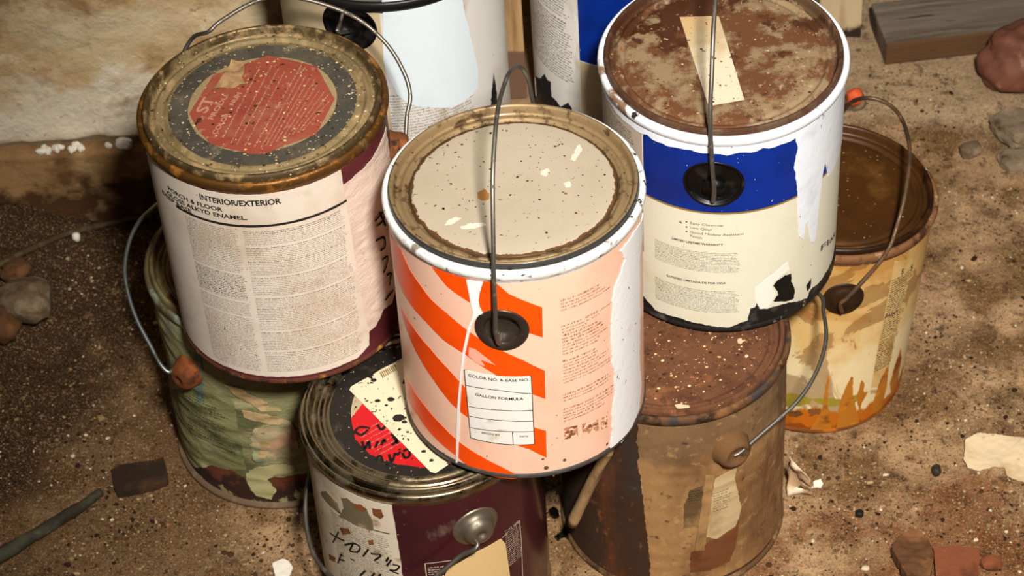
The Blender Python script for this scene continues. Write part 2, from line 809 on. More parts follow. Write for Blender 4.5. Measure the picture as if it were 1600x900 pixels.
m_plaster = MAT('wall_plaster', '#c9ac80', .95, 0, [
    dict(col='#dcc8a4', scale=7, lo=.45, hi=.6, detail=8, stretch=(1, 1, 1.6)),
    dict(col='#a67a48', scale=9, lo=.5, hi=.62, detail=9, off=1.3, stretch=(1, 1, 1.5)),
    dict(col='#e2d4bb', scale=13, lo=.47, hi=.58, detail=8, off=4, z=(95, 190, .5)),
    dict(col='#8a6236', scale=24, lo=.53, hi=.68, off=6, amt=.75), dict(col='#e6d8be', scale=60, lo=.6, hi=.7, off=11, amt=.7),
    dict(col='#4a3018', scale=120, lo=.64, hi=.7, off=8, amt=.6),
    dict(col='#6b5230', scale=16, lo=.5, hi=.6, z=(77, 93, 1.0), off=3, amt=.8),
], bump=(75, .7, 4.5), spec=.1)
m_footing = MAT('wall_footing', '#9a7850', .95, 0, [
    dict(col='#6e5032', scale=12, lo=.46, hi=.6, detail=8),
    dict(col='#503620', scale=20, lo=.48, hi=.58, z=(20, 75, .45), off=2),
    dict(col='#b49468', scale=18, lo=.55, hi=.68, off=5),
], bump=(70, .7, 4.0), spec=.1)


def sheet(name, xs, zs, fn, mat, kind='structure'):
    V = [fn(a, b) for b in zs for a in xs]
    n_ = len(xs)
    Fc = [(j*n_+i, j*n_+i+1, (j+1)*n_+i+1, (j+1)*n_+i) for j in range(len(zs)-1) for i in range(n_-1)]
    return tag(mesh(name, V, Fc, mat), kind=kind)


def wall_fn(x, z):
    e = sstep(116, 81, z)
    return (x, WALL_Y+fbm(x, z, 2.2, .011, 5)*5-e*(2-5*abs(mnoise.noise(Vector((x*.03, 3, 1))))) + 4*sstep(89, 79, z), z+(2.5*mnoise.noise(Vector((x*.05, 7, 2))) if z < 91 else 0))


xs = [-1400+60*i for i in range(14)]+[-556+5*i for i in range(118)]
zs = [77+4*i for i in range(72)]+[400+60*i for i in range(14)]
sheet('wall_left', xs, zs, wall_fn, m_plaster)


def foot_fn(x, k):
    # k runs up the face and then over the ledge
    if k <= 20:
        z = -10+k*4.35
        return (x, WALL_Y-11+fbm(x, z, 6.2, .015, 4)*2.5, z+(mnoise.noise(Vector((x*.02, 1, 5)))*2 if k > 17 else 0))
    return (x, WALL_Y-11+(k-20)*5.0, 78+mnoise.noise(Vector((x*.02, 1, 5)))*2+fbm(x, k*5, 8, .05, 2)*.8)


sheet('trim_1', xs, list(range(0, 26)), foot_fn, m_footing)

m_dark = MAT('back_wall', '#3a2a1a', .95, 0, [dict(col='#1e140b', scale=6, lo=.45, hi=.6)], bump=(30, .8, 6))
sheet('wall_back', [20+25*i for i in range(62)], [-20+25*i for i in range(40)], lambda x, z: (x, 735+fbm(x, z, 3, .01)*6, z), m_dark)

# low concrete ledge that carries the two cans at the back (wholly hidden behind the front cans)
m_conc = MAT('ledge_concrete', '#8a6c4c', .95, 0, [dict(col='#5e4630', scale=14, lo=.45, hi=.6), dict(col='#a88a66', scale=40, lo=.55, hi=.7)], bump=(60, .7, 3))


def block(name, x0, x1, y0, y1, z0, z1, mat, bev=3, parent=None, amp=0, cuts=0, seed=0, rotz=0):
    bm = bmesh.new()
    bmesh.ops.create_cube(bm, size=1)
    for v in bm.verts:
        v.co = Vector(((v.co.x)*(x1-x0), (v.co.y)*(y1-y0), (v.co.z)*(z1-z0)))
    if cuts:
        bmesh.ops.subdivide_edges(bm, edges=bm.edges[:], cuts=cuts, use_grid_fill=True)
    if bev and not cuts:
        bmesh.ops.bevel(bm, geom=bm.edges[:], offset=bev, segments=2, affect='EDGES', profile=.6)
    for v in bm.verts:
        if amp:
            c = v.co
            v.co = c+Vector((mnoise.noise(c*.03+Vector((seed, 0, 0))), mnoise.noise(c*.03+Vector((0, seed, 9))), mnoise.noise(c*.03+Vector((5, 3, seed)))))*amp \
                + Vector((mnoise.noise(c*.15+Vector((seed, 1, 0))), mnoise.noise(c*.15+Vector((0, seed, 4))), mnoise.noise(c*.15+Vector((2, 3, seed)))))*amp*.35
    o = bm_obj(name, bm, mat, parent, smooth=bool(cuts))
    o.location = Vector(((x0+x1)/2, (y0+y1)/2, (z0+z1)/2))*S
    o.rotation_euler.z = rotz
    return o


tag(block('trim_2', -138, 150, 236, 430, -5, 190, m_conc, amp=2.0, cuts=10, seed=3), kind='structure')

# wooden post between the two back cans and the plank, post and stones at the back right
m_wood = MAT('old_wood', '#a8875c', .85, 0, [
    dict(col='#7a5a38', scale=9, lo=.45, hi=.62, stretch=(9, 9, .6), detail=9),
    dict(col='#c9ad80', scale=14, lo=.55, hi=.7, stretch=(8, 8, .5), off=3),
    dict(col='#684c3a', scale=40, lo=.45, hi=.6, z=(-100, -85, 1.2), off=5)], bump=(80, .5, 1.5, (4, 4, .4)))
m_plank = MAT('grey_plank', '#75685a', .85, 0, [
    dict(col='#52463a', scale=6, lo=.42, hi=.6, stretch=(.7, 6, 6), detail=9),
    dict(col='#8f8270', scale=9, lo=.55, hi=.7, stretch=(.6, 7, 7), off=3),
    dict(col='#5c412a', scale=7, lo=.42, hi=.6, stretch=(.5, 6, 4), y=(-31, -27, 1.2), off=6),
    dict(col='#3c2a1a', scale=60, lo=.62, hi=.68, stretch=(.3, 3, 3), off=8)], bump=(50, .6, 2.0, (.5, 5, 5)), spec=.2)

p = aty(803, 60, 324)
tag(block('wooden_stake', p.x-7.5, p.x+7.5, 322, 336, 190, 470, m_wood, bev=1), 'upright tan wooden stake in the gap between the two cans at the back', 'stake')
# ================================================================== cans
ink = MAT('black_print', '#241e1a', .6)
ink_soft = MAT('grey_print', '#544c45', .7)
ink_brown = MAT('brown_print', '#a06a48', .7)
marker = MAT('marker_ink', '#0d0b0b', .45)
tin = MAT('tin', '#8c8168', .22, 1.0, [dict(col='#5c4e38', scale=60, lo=.45, hi=.75, rough=.6, metal=.5), dict(col='#4a2c14', scale=170, lo=.65, hi=.72, rough=.9, metal=0)], bump=(300, .15, .4))
tin_rust = MAT('tin_rusty', '#a8865a', .34, 1.0, [
    dict(col='#7a4a1c', scale=40, lo=.45, hi=.6, rough=.75, metal=.2), dict(col='#a8641e', scale=90, lo=.56, hi=.66, rough=.85, metal=0),
    dict(col='#3a2412', scale=160, lo=.58, hi=.66, rough=.9, metal=0)], bump=(260, .3, .5))
steel = MAT('galvanised_wire', '#827d74', .48, .9, [dict(col='#5a4a38', scale=120, lo=.56, hi=.68, rough=.8, metal=.2)], bump=(400, .2, .3))
rust = MAT('rust', '#6a3c1c', .9, 0, [dict(col='#8f5322', scale=90, lo=.5, hi=.66), dict(col='#2e1a0c', scale=130, lo=.54, hi=.68)], bump=(300, .5, .6))
paper_tan = MAT('aged_card', '#cdb48c', .8, 0, [SPECK, GRIME])
white_paint = MAT('white_paint', '#eeeeec', .4, 0, [dict(col='#b8b0a4', scale=60, lo=.6, hi=.75, amt=.5), dict(col='#2e2a26', scale=240, lo=.67, hi=.69)], bump=(160, .35, .8))

EAR_CUP = [(17.5, -2.0), (17.5, .9), (16.6, 1.3), (12.2, .6), (11.4, -.6), (10.4, -5.5), (7.5, -7), (0.5, -7)]
EAR_CONE = [(17, -1.6), (17, .8), (15.5, 1.2), (12.5, 1.4), (11.2, 4.5), (9.6, 8.2), (6.5, 9.6), (3.2, 9.8), (2.6, 8.0), (.4, 7.6)]
EAR_KNOB = [(13.5, -2), (13.2, .6), (11.6, 3.6), (10.8, 8), (9.5, 11), (6.5, 12.6), (3.2, 12.6), (2.4, 11), (.4, 10.8)]

# ---------------------------------------------------------------- A: orange striped can
A = Can('peach can with orange diagonal stripes, beige lid and white paint around the rim', 0, 0, 191.9, .0058, .0218)
peach = MAT('peach_paint', '#f0c0a6', .35, 0, [dict(col='#dcab8c', scale=20, lo=.5, hi=.75, amt=.6), dict(col='#c9855c', scale=26, stretch=(1, 1, .4), lo=.6, hi=.72, amt=.5),
             dict(col='#4a2c1c', scale=230, lo=.68, hi=.70)], bump=(60, .1, .5))
orange = MAT('orange_paint', '#f24e08', .35, 0, [dict(col='#c23406', scale=25, lo=.5, hi=.75, amt=.5), dict(col='#7a2408', scale=230, lo=.68, hi=.70)])
ue, ze = A.uz(784, 515)
A.holes = [(ue, ze, 14)]
A.body(peach)
white_rim = MAT('white_painted_rim', '#ecebe6', .45, 0, [dict(col='#8a8074', scale=70, lo=.6, hi=.68), dict(col='#2c2620', scale=120, lo=.60, hi=.65)], bump=(180, .7, 1.2))
A.rim(white_rim)
A.base(MAT('base_steel', '#6e6a66', .5, .8, [dict(col='#3a2818', scale=60, lo=.5, hi=.66, rough=.9, metal=0)]))
A.lid(MAT('beige_lid', '#b8ab96', .22, 0, [
    dict(col='#a89a82', scale=12, lo=.45, hi=.7, amt=.6),
    dict(col='#5a3818', scale=120, lo=.52, hi=.60, r=(66.5, 63.5, .5), rough=.9, off=3),
    dict(col='#75664a', scale=60, lo=.3, hi=.5, r=(68, 65.5, 2.2), rough=.2, metal=1.0),
    dict(col='#4a3014', scale=60, lo=.48, hi=.64, r=(68, 65.5, .9), rough=.7, metal=.3, off=5, amt=.8),
    dict(col='#b89c72', scale=110, lo=.60, hi=.72, r=(69, 66, .5), rough=.5, metal=.4, off=6, amt=.6),
    dict(col='#2c2a28', scale=40, lo=.3, hi=.5, r=(80.6, 80.0, 1.4), rough=.6, metal=0, off=2),
    dict(col='#3a2010', scale=300, detail=3, lo=.675, hi=.70, rough=.9, metal=0, off=8)], bump=(80, .08, .4), coat=.35))
for i, q in enumerate([[(675, 417), (700, 424), (731, 434), (753, 438), (775, 442), (795, 459), (847, 480), (848, 527), (824, 519), (790, 508), (760, 493), (735, 473), (715, 460), (698, 447)],
        [(606, 355), (627, 390), (640, 420), (658, 447), (673, 467), (698, 489), (724, 511), (755, 533), (783, 547), (816, 562), (851, 579), (852, 623), (828, 614), (795, 601), (771, 583), (725, 552), (693, 531), (667, 504), (647, 482), (631, 458), (620, 430), (611, 400)],
        [(627, 480), (643, 507), (672, 544), (701, 577), (732, 610), (775, 642), (804, 657), (832, 667), (853, 673), (854, 715), (828, 702), (804, 694), (765, 676), (732, 653), (705, 630), (680, 597), (652, 552), (634, 510)],
        [(629, 576), (643, 604), (664, 634), (693, 667), (717, 690), (754, 714), (783, 729), (818, 746), (800, 748), (771, 744), (742, 736), (713, 712), (680, 684), (652, 647), (636, 618)]]):
    A.pxpatch('orange_stripe', q, orange, .2, hole=True, thick=.15)
lab = A.pxpatch('label', [(726, 577), (830, 587), (835, 693), (802, 694), (736, 683)], MAT('white_card', '#e6e2da', .6, 0, [dict(col='#c9b08c', scale=60, lo=.6, hi=.7, amt=.6), dict(col='#5a4630', scale=260, lo=.7, hi=.72)]), .4)
for w_ in A.strokes([[(726, 577), (830, 587)], [(830, 587), (835, 693)], [(835, 693), (802, 694), (736, 683)], [(736, 683), (726, 577)], [(729, 601), (780, 609), (830, 614)],
        [(733, 634), (780, 640), (833, 640)], [(734, 649), (785, 656), (833, 657)], [(735, 667), (785, 673), (834, 673)], [(801, 673), (802, 694)]], .55):
    A.flat('label_rule', [w_], ink, .6, lab)
for w_ in A.words([('COLOR NO. & BASE NO.', (732, 587), (827, 594), 2.4, .012), ('GALLON FORMULA', (743, 617), (818, 624), 2.4, .012), ('BEGIN BY', (753, 676), (782, 680), 1.5, .01), ('DATE', (812, 682), (825, 682), 1.5, .01)]):
    A.flat('lettering', [w_], ink, .6, lab)
# right-hand column of print
for (p0, w_, h_, pt, sd, bd) in [((876, 466), 46, 11, 2.7, 1, (0,)), ((877, 506), 42, 9, 2.7, 2, (0,)), ((878, 521), 44, 20, 2.7, 3, (0, 1, 2)), ((879, 561), 40, 22, 2.7, 4, (0,)), ((880, 613), 44, 10, 2.7, 5, (0,)), ((880, 636), 44, 14, 2.7, 6, (0, 3))]:
    A.print_('small_print', micro(w_, h_, pt, sd, (.45, 1.0), bd, ink=.6), A.uz(*p0), ink_brown, .35)
for w_ in [([A.uz(*q) for q in ps], [(0, 1, 2, 3)]) for ps in ([(881, 668), (902, 664), (903, 682), (882, 686)], [(909, 662), (934, 655), (935, 672), (910, 679)], [(938, 653), (948, 649), (949, 666), (939, 671)])]:
    A.flat('print_panel', [w_], bpy.data.materials.get('faint_print') or MAT('faint_print', '#b8805e', .7, 0, [dict(col='#efc4a6', scale=330, lo=.5, hi=.55, detail=1), dict(col='#7c4a30', scale=200, lo=.58, hi=.62, detail=1, off=3)]), .36)
A.pxpatch('paint_drip', [(729, 436), (755, 440), (750, 456), (748, 469), (750, 480), (755, 489), (747, 492), (742, 498), (738, 506), (735, 515), (731, 535), (727, 553), (723, 582), (719, 640), (716, 722), (713, 722), (715, 640), (720, 582), (723, 552), (727, 533), (731, 513), (737, 499), (740, 488), (736, 473), (733, 456)], white_paint, .75, hole=True, thick=.7)
A.pxpatch('paint_drip', [(968, 392), (976, 404), (968, 428), (958, 452), (955, 488), (954, 532), (955, 568), (960, 584), (960, 616), (956, 640), (956, 676), (952, 700), (970, 690), (988, 662), (997, 640), (1001, 600), (998, 560), (999, 480), (998, 400), (1003, 350), (1004, 330), (990, 362)], white_paint, .7, amp=1.2, seed=2, thick=.6)
A.pxpatch('paint_smear', [(733, 542), (742, 545), (756, 555), (775, 570), (762, 566), (752, 562), (758, 572), (744, 566), (733, 556)], MAT('thin_paint', '#f0a890', .4), .5, amp=.5, seed=4, thick=.1)
dark_metal = MAT('dark_ear_metal', '#4c4238', .35, .7, [dict(col='#2a1e14', scale=80, lo=.5, hi=.65, rough=.8, metal=.2)], bump=(200, .3, .4))
A.ear(ue, ze, EAR_CUP, dark_metal)
A.ear(ue+math.pi*A.r, ze, EAR_CUP, dark_metal)
A.bail_over((780, 515), 93, 128, [(775, 520), (774, 490), (772, 440), (771, 390), (770, 330), (770, 270), (774, 205), (779, 165), (787, 135), (797, 112)], [(811, 103), (824, 120), (831, 152)], [(-92, 20, 4), (-90, 4, 2), (-84, 0, 0)], steel, pre=[(77, -9), (86, -9)])
chip = MAT('bare_metal_chip', '#5a4128', .8)
for i, (x, y, a, b) in enumerate([(848, 716, 5, 3), (853, 730, 8, 6), (865, 741, 5, 5), (882, 718, 6, 0), (948, 693, 5, 4), (703, 722, 9, 4), (694, 708, 5, 3)]):
    b = b or 4
    u, z = A.uz(x, y)
    A.patch('chip', rag([(u+a*.21*math.cos(k*.8)*1.0, z+b*.3*math.sin(k*.8)) for k in range(8)], .5, .6, i), chip, .62, thick=.1)
white_blot = MAT('white_blot', '#d9d0c0', .5)
for i, q in enumerate([[(898, 235), (905, 226), (910, 232), (905, 243), (897, 252), (891, 250)], [(844, 268), (856, 264), (861, 270), (853, 275), (845, 274)], [(697, 346), (712, 339), (721, 341), (708, 350), (696, 352)], [(718, 355), (735, 349), (757, 348), (760, 352), (740, 358), (722, 358)], [(880, 286), (890, 283), (892, 292), (884, 294)]]):
    A.lidpatch('paint_blot', rag(A.X(q), 1.1, .8, i), white_blot, .12, thick=.1)
A.lidpatch('rust_spot', rag(A.X([(746, 300), (758, 296), (765, 303), (764, 312), (752, 314), (746, 309)]), .6, 1, 3), MAT('rust_spot', '#9a6a34', .9), .12, thick=.1)

# ---------------------------------------------------------------- B: porch & floor enamel can
B = Can('white labelled floor enamel can with a red octagon on its dusty lid', -161.44, 106.98, 191, -.0124, .002)
burg = MAT('burgundy_paint', '#5c262a', .4, 0, [dict(col='#42181c', scale=16, lo=.45, hi=.65), dict(col='#b09a8c', scale=60, lo=.62, hi=.74, amt=.5)])
B.body(burg)
B.rim(MAT('rusty_gilt_rim', '#6e4a20', .42, .6, [dict(col='#96601f', scale=60, lo=.5, hi=.62, metal=0, rough=.8), dict(col='#3e2410', scale=90, lo=.54, hi=.66, metal=0, rough=.9), dict(col='#8a8a62', scale=40, lo=.58, hi=.7, metal=.2)], bump=(220, .5, .7)))
B.base(MAT('base_rust', '#5a2e20', .8, .2, [dict(col='#a8742e', scale=60, lo=.54, hi=.64), dict(col='#2c1810', scale=80, lo=.55, hi=.66)], bump=(200, .5, .7)))
B.lid(MAT('dusty_lid', '#8c7854', .45, 0, [
    dict(col='#6c5c3e', scale=16, lo=.45, hi=.62, amt=.8),
    dict(col='#6e5c3e', scale=60, lo=.40, hi=.58, r=(84, 70, 1.0), rough=.36, metal=.8), dict(col='#3e3018', scale=70, lo=.5, hi=.62, r=(84, 72, .5), off=9, rough=.7, metal=.2, amt=.8),
    dict(col='#b09268', scale=90, lo=.52, hi=.68, off=4, rough=.9, metal=0, amt=.7),
    dict(col='#4a3418', scale=140, lo=.6, hi=.68, off=6, rough=.9, metal=0), dict(col='#e0cfa8', scale=330, lo=.7, hi=.73, detail=2, off=7, rough=.9, metal=0)], bump=(150, .4, .8)))
grey_dust = MAT('charcoal_print_dusty', '#46423a', .7, 0, [dict(col='#605848', scale=24, lo=.48, hi=.68), dict(col='#8f8466', scale=60, lo=.58, hi=.7, amt=.7), dict(col='#cfc09a', scale=300, lo=.66, hi=.70, detail=3), dict(col='#2c261e', scale=120, lo=.6, hi=.7)], bump=(200, .4, .6))
seal = B.lidflat('lid_seal', [ring2d(50.5, 64)], grey_dust, .12)
B.lidpatch('seal_disc', circle2d(50.5, 72, 1.2, 3), MAT('tan_print', '#a08a64', .7, 0, [SPECK, GRIME]), .12, seal)
redp = MAT('red_print', '#9c4a38', .7, 0, [dict(col='#86382a', scale=20, lo=.5, hi=.7), dict(col='#a8765a', scale=30, lo=.52, hi=.72, off=3, amt=.7), dict(col='#b89872', scale=140, lo=.6, hi=.7, off=5, amt=.6), dict(col='#3e2416', scale=120, lo=.64, hi=.69)], bump=(160, .3, .5))
octo = B.lidpatch('red_octagon', rag(B.X([(296, 178), (333, 118), (418, 87), (463, 96), (495, 104), (523, 155), (494, 210), (412, 241), (392, 241), (330, 226), (309, 203)]), .4, 2, 1), redp, .2, seal)
pale = MAT('pale_print', '#bf8a6c', .7)
a0, a1 = Vector(B.xy(338, 190)), Vector(B.xy(408, 96))
ang = math.atan2((a1-a0).y, (a1-a0).x)


def lidtext(can, t, p0, p1, hh, bold):
    a, b = Vector(can.xy(*p0)), Vector(can.xy(*p1))
    V_, F_ = text2d(t, hh, bold)
    w0 = max(v[0] for v in V_)
    d = (b-a)
    k = d.length/w0
    an = math.atan2(d.y, d.x)
    return [(a.x+v[0]*k*math.cos(an)-v[1]*math.sin(an), a.y+v[0]*k*math.sin(an)+v[1]*math.cos(an)) for v in V_], F_


L = [lidtext(B, 'ST', (322, 178), (336, 154), 8, .02), lidtext(B, 'PRODU', (332, 188), (357, 150), 3.6, .02), lidtext(B, 'COLOR', (338, 211), (360, 178), 3.6, .02), lidtext(B, 'NUM', (364, 166), (378, 146), 3.4, .02)]
rows = [((343, 215), (405, 98), 3, 11), ((357, 224), (424, 96), 2.2, 12), ((366, 226), (436, 99), 2.2, 13), ((379, 228), (447, 101), 2.2, 14), ((392, 229), (466, 101), 3.2, 15)]
rows += [((404+i*8.3, 232-i*3.6), (474+i*5.2, 104+i*6.2), 1.9, 20+i) for i in range(9)]
for (q0, q1, pt, sd) in rows:
    a, b = Vector(B.xy(*q0)), Vector(B.xy(*q1))
    d = b-a
    L.append(quads2shape(micro(d.length, pt*1.05, pt, sd, (.9, 1.0), ink=.9), a-Vector((0, 0)), math.atan2(d.y, d.x)))
for w_ in L:
    B.lidflat('lettering', [w_], pale, .36, octo)
B.lidpatch('torn_flap', rag(B.X([(331, 145), (352, 117), (362, 97), (381, 96), (383, 112), (378, 122), (384, 134), (366, 139), (352, 138)]), .8, 1.5, 5), MAT('torn_paper', '#b08c62', .85, 0, [dict(col='#7a5a38', scale=80, lo=.5, hi=.65)]), .5, seal, .2,
           bend=lambda x, y: 3.0*max(0, mnoise.noise(Vector((x*.09, y*.09, 2)))+.3))
labelB = MAT('white_label', '#ddd0c0', .6, 0, [dict(col='#c9b49c', scale=14, lo=.5, hi=.68, amt=.8), dict(col='#a88a68', scale=30, lo=.58, hi=.75, amt=.5), dict(col='#7a6248', scale=300, lo=.69, hi=.72)], bump=(90, .15, .5))
uR1, uR0 = B.uz(538, 300)[0], B.uz(575, 540)[0]
uR = (uR0+uR1)/2
uL = -math.pi*B.r*1.02
zt, zb = 177, 7
lab = B.patch('label', rag([(uL, zt), (uR1-.5, zt), (uR1+.5, 130), (uR1*.5+uR0*.5, 80), (uR0+1, 40), (uR0+3, 26), (uR0+1, 12), (uR0-10, zb), (uL, zb)], .5, 3, 4), labelB, .3)
tape = MAT('white_tape', '#ddc8b8', .5, 0, [dict(col='#c2a898', scale=20, lo=.5, hi=.68, amt=.7), dict(col='#8a6a58', scale=90, lo=.64, hi=.7, amt=.6)], bump=(60, .8, 1.6, (1, 1, 2.2)))
print('tape', uR1, uR0, B.uz(585, 530), B.uz(606, 500), B.uz(540, 285), B.uz(603, 215))
B.patch('tape', rag([(uR-12, 163), (uR+10, 164), (uR+60, 168), (uR+60, 48), (uR+44, 40), (uR+30, 30), (uR+20, 33), (uR+10, 25), (uR-12, 22)], .8, 2.5, 6), tape, .22, curl=lambda u, z: sstep(uR+2, uR+8, u)*1.1*abs(mnoise.noise(Vector((u*.03, z*.12+u*.04, 3)))))
zr = B.uz(370, 352)[1]
B.flat('rule', [ribbon2d([(uL*.75+i*(uR-uL*.75)/40, zr) for i in range(41)], 2.1, 1)], ink, .5, lab)
for (t, x0, x1, pz, hh, bd) in [('INTERIOR/EXTERIOR', (313, 312), (440, 318), (376, 321), 4.7, .022), ('PORCH & FLOOR', (265, 302), (349, 331), (348, 330), 3.5, .02), ('GLOSS ALKYD ENAMEL.', (264, 309), (387, 343), (387, 343), 3.5, .02), ('DEEP BASE', (257, 311), (301, 335), (301, 335), 3.3, .018)]:
    zl = B.uz(*pz)[1]+(1.2 if t == 'DEEP BASE' else 0)
    V_, F_ = text2d(t, hh, bd)
    ua, ub = B.uz(*x0)[0], B.uz(*x1)[0]
    w0 = max(v[0] for v in V_)
    B.flat('lettering', [([(ua+v[0]*(ub-ua)/w0, zl+v[1]) for v in V_], F_)], ink, .5, lab)
uc = B.uz(384, 400)[0]
for (u0, u1, sd, bd, bl, z0, z1) in [(uL*.72, uc-3, 31, tuple(range(26, 40)), (25, 41, 50), zr-3, zb+4), (uc+1, uR-3, 32, (0, 1, 9, 17, 26, 38, 44, 58, 70), (8, 25, 37, 57, 69), zr-4, zb+4)]:
    B.print_('small_print', micro(u1-u0, z0-z1, 1.62, sd, (.94, 1.0), bd, bl, ink=.45), (u0, z0), ink_soft, .45, lab)
for w_ in B.strokes([[(583, 345), (596, 330), (597, 342), (586, 352)], [(590, 330), (600, 352)], [(585, 375), (597, 370), (599, 384), (592, 390)], [(594, 405), (603, 400), (600, 418), (596, 425)], [(601, 430), (608, 426), (606, 445)], [(599, 468), (612, 452)]], 1.7):
    B.flat('marker_stroke', [w_], marker, 1.5)
B.ear(3.0, 135, EAR_KNOB, rust)
B.ear(math.radians(158)*B.r, 135, EAR_KNOB, rust)
B.bail(None, math.radians(50), [(634, 215), (636, 180), (641, 150), (632, 115), (605, 70), (560, 30), (500, 5), (440, -6), (395, 4), (345, 33), (325, 50)], [], steel, theta=(.036, 135), pre=[(88, 0), (92, 1)], r=1.5, tail=[(-50, 70, 192), (-64, 62, 172), (-79, 44, 150), (-86, 36, 137)])

# ---------------------------------------------------------------- C: blue and cream can
C = Can('blue and cream can with rusted lid and a paint-covered white side', 151.3-1.5, 132.5-3.2, 193.6, -.0023, -.0422)
blackb = MAT('black_steel', '#191817', .5, 0, [dict(col='#4a4a48', scale=50, lo=.54, hi=.66), dict(col='#8a7a66', scale=110, lo=.64, hi=.70)], bump=(140, .6, .8))
ue, ze = C.uz(1115, 288)
C.holes = [(ue, ze, 19.5)]
C.body(blackb)
C.rim(MAT('white_painted_rim_cool', '#eaedf2', .4, 0, [dict(col='#2a2622', scale=70, lo=.66, hi=.69), dict(col='#8a6a50', scale=40, lo=.60, hi=.66, x=(-75, -40, .12))], bump=(120, .5, 1.2)))
C.base(blackb)
C.lid(MAT('rusted_lid', '#623c20', .85, 0, [
    dict(col='#8c7658', scale=34, lo=.47, hi=.56, detail=10, nr=.7, rough=.55), dict(col='#45240e', scale=30, lo=.52, hi=.56, detail=8, off=3, y=(60, -60, .25)),
    dict(col='#8a5026', scale=70, lo=.64, hi=.72, off=5), dict(col='#b09274', scale=130, lo=.62, hi=.68, off=8, amt=.8),
    dict(col='#3e2414', scale=60, lo=.44, hi=.56, r=(84, 68, .6), off=9, amt=.8)], bump=(160, .5, .8)))
cream = MAT('cream_label', '#e0dcc6', .55, 0, [dict(col='#cfb990', scale=18, lo=.54, hi=.72, amt=.6, x=(-80, -20, .25)), dict(col='#d9d3bb', scale=30, lo=.5, hi=.7, off=3), dict(col='#6a5236', scale=250, lo=.70, hi=.72)])
lb = C.U([(1006, 462), (1024, 484), (1060, 496), (1112, 509), (1140, 511), (1168, 500), (1172, 482), (1180, 480), (1183, 470), (1186, 482), (1200, 481), (1224, 474), (1260, 466), (1266, 452), (1280, 440), (1300, 404)])
zt = C.uz(1115, 233)[1]
lab = C.patch('label', rag([(-math.pi*C.r*1.05, 178), (-math.pi*C.r*1.05, 22)]+[(lb[0][0]-25, 20)]+lb+[(lb[-1][0]+40, 30), (lb[-1][0]+40, 178)], .9, 2, 8, keep=(0, len(lb)+3, len(lb)+4)), cream, .25, hole=True)
C.pxpatch('torn_hole', [(1208, 446), (1214, 438), (1226, 430), (1236, 427), (1236, 440), (1242, 452), (1240, 466), (1226, 471), (1208, 470), (1216, 460), (1213, 452)], MAT('bare_black', '#0c0b0a', .6), .4, amp=.8, seed=3, thick=.1)
C.pxpatch('torn_hole', [(1259, 446), (1267, 434), (1266, 448), (1261, 455)], bpy.data.materials['bare_black'], .4, amp=.5, seed=5, thick=.1)
C.pxpatch('torn_paper', [(1180, 450), (1196, 436), (1230, 409), (1234, 420), (1222, 429), (1208, 440), (1206, 448), (1212, 458), (1206, 470), (1200, 480), (1188, 482), (1180, 470)], MAT('torn_white_paper', '#efeadd', .7), .45, amp=.7, seed=6, thick=.3)
# blue field
zb_ = C.uz(1120, 332)[1]
u0, u1 = C.uz(1006, 260)[0], C.uz(1311, 270)[0]+14
blue = MAT('blue_print', '#022a86', .35, 0, [dict(col='#021a58', scale=14, lo=.5, hi=.7, amt=.7), dict(col='#c9cfdc', scale=330, lo=.74, hi=.755, detail=2)])
C.patch('blue_field', [(u0, zb_), (u1, zb_), (u1, 178), (u0, 178)], blue, .4, lab, hole=True, thick=.1)
C.flat('gold_line', [ribbon2d([(u0+(u1-u0)*i/40, zb_-.6) for i in range(41)], 1.6, 1)], MAT('gold_print', '#a8842e', .4, .3), .48, lab)
sil = MAT('silver_label', '#b5a894', .5, 0, [dict(col='#93836c', scale=30, lo=.5, hi=.7)])
C.patch('side_panel', [(u0-70, 60), (u0-1, 60), (u0-1, 178), (u0-70, 178)], sil, .4, lab, thick=.1)
C.print_('small_print', micro(60, 60, 2.3, 41, (.85, 1), ink=.6), (u0-66, 168), ink_soft, .55, lab)
for w_ in C.words([('Easy Clean-up', (1078, 349), (1130, 353), 2.1, 0), ('Low Odor', (1078, 356), (1113, 360), 2.1, 0), ('Good Mildew Resistant', (1078, 363), (1162, 366), 2.1, 0), ('Finish', (1078, 369), (1097, 373), 2.1, 0),
        ('Flat', (1280, 393), (1304, 366), 5.5, .01)]):
    C.flat('lettering', [w_], ink_soft, .45, lab)
for w_ in [([tuple(Vector(C.uz(x, y))+Vector((math.cos(k), math.sin(k)))*.7) for k in range(6)], [tuple(range(6))]) for x, y in ((1073, 346), (1073, 354), (1073, 361))]:
    C.flat('bullet', [w_], ink, .45, lab)
for w_ in C.words([('LIMITED LIFETIME WARRANTY', (1050, 373), (1130, 383), 1.9, .015), ('SATISFIED LIMITADA DE POR VIDA', (1042, 431), (1134, 443), 1.9, .015)]):
    C.flat('heading', [w_], ink, .45, lab)
uA = C.uz(1024, 400)[0]
uB = C.uz(1155, 420)[0]
for (pz, h_, sd) in [((1060, 385), 20.5, 42), ((1060, 444), 23, 43)]:
    z0 = C.uz(*pz)[1]
    C.print_('small_print', micro(uB-uA, h_, 1.5, sd, (.95, 1), ink=.55), (uA, z0), ink_soft, .45, lab)
cool_white = MAT('cool_white_paint', '#eaf0f8', .35, 0, [dict(col='#c9cdd4', scale=40, lo=.58, hi=.75, amt=.6), dict(col='#39415c', scale=120, stretch=(1, 1, .35), lo=.67, hi=.70)], bump=(90, .4, 1.0))
q = C.U([(1246, 232), (1240, 260), (1244, 285), (1246, 310), (1247, 340), (1249, 370), (1254, 373), (1257, 350), (1262, 346), (1267, 378), (1272, 378), (1276, 345), (1279, 316), (1283, 280), (1288, 252), (1293, 275), (1299, 268), (1306, 250)])
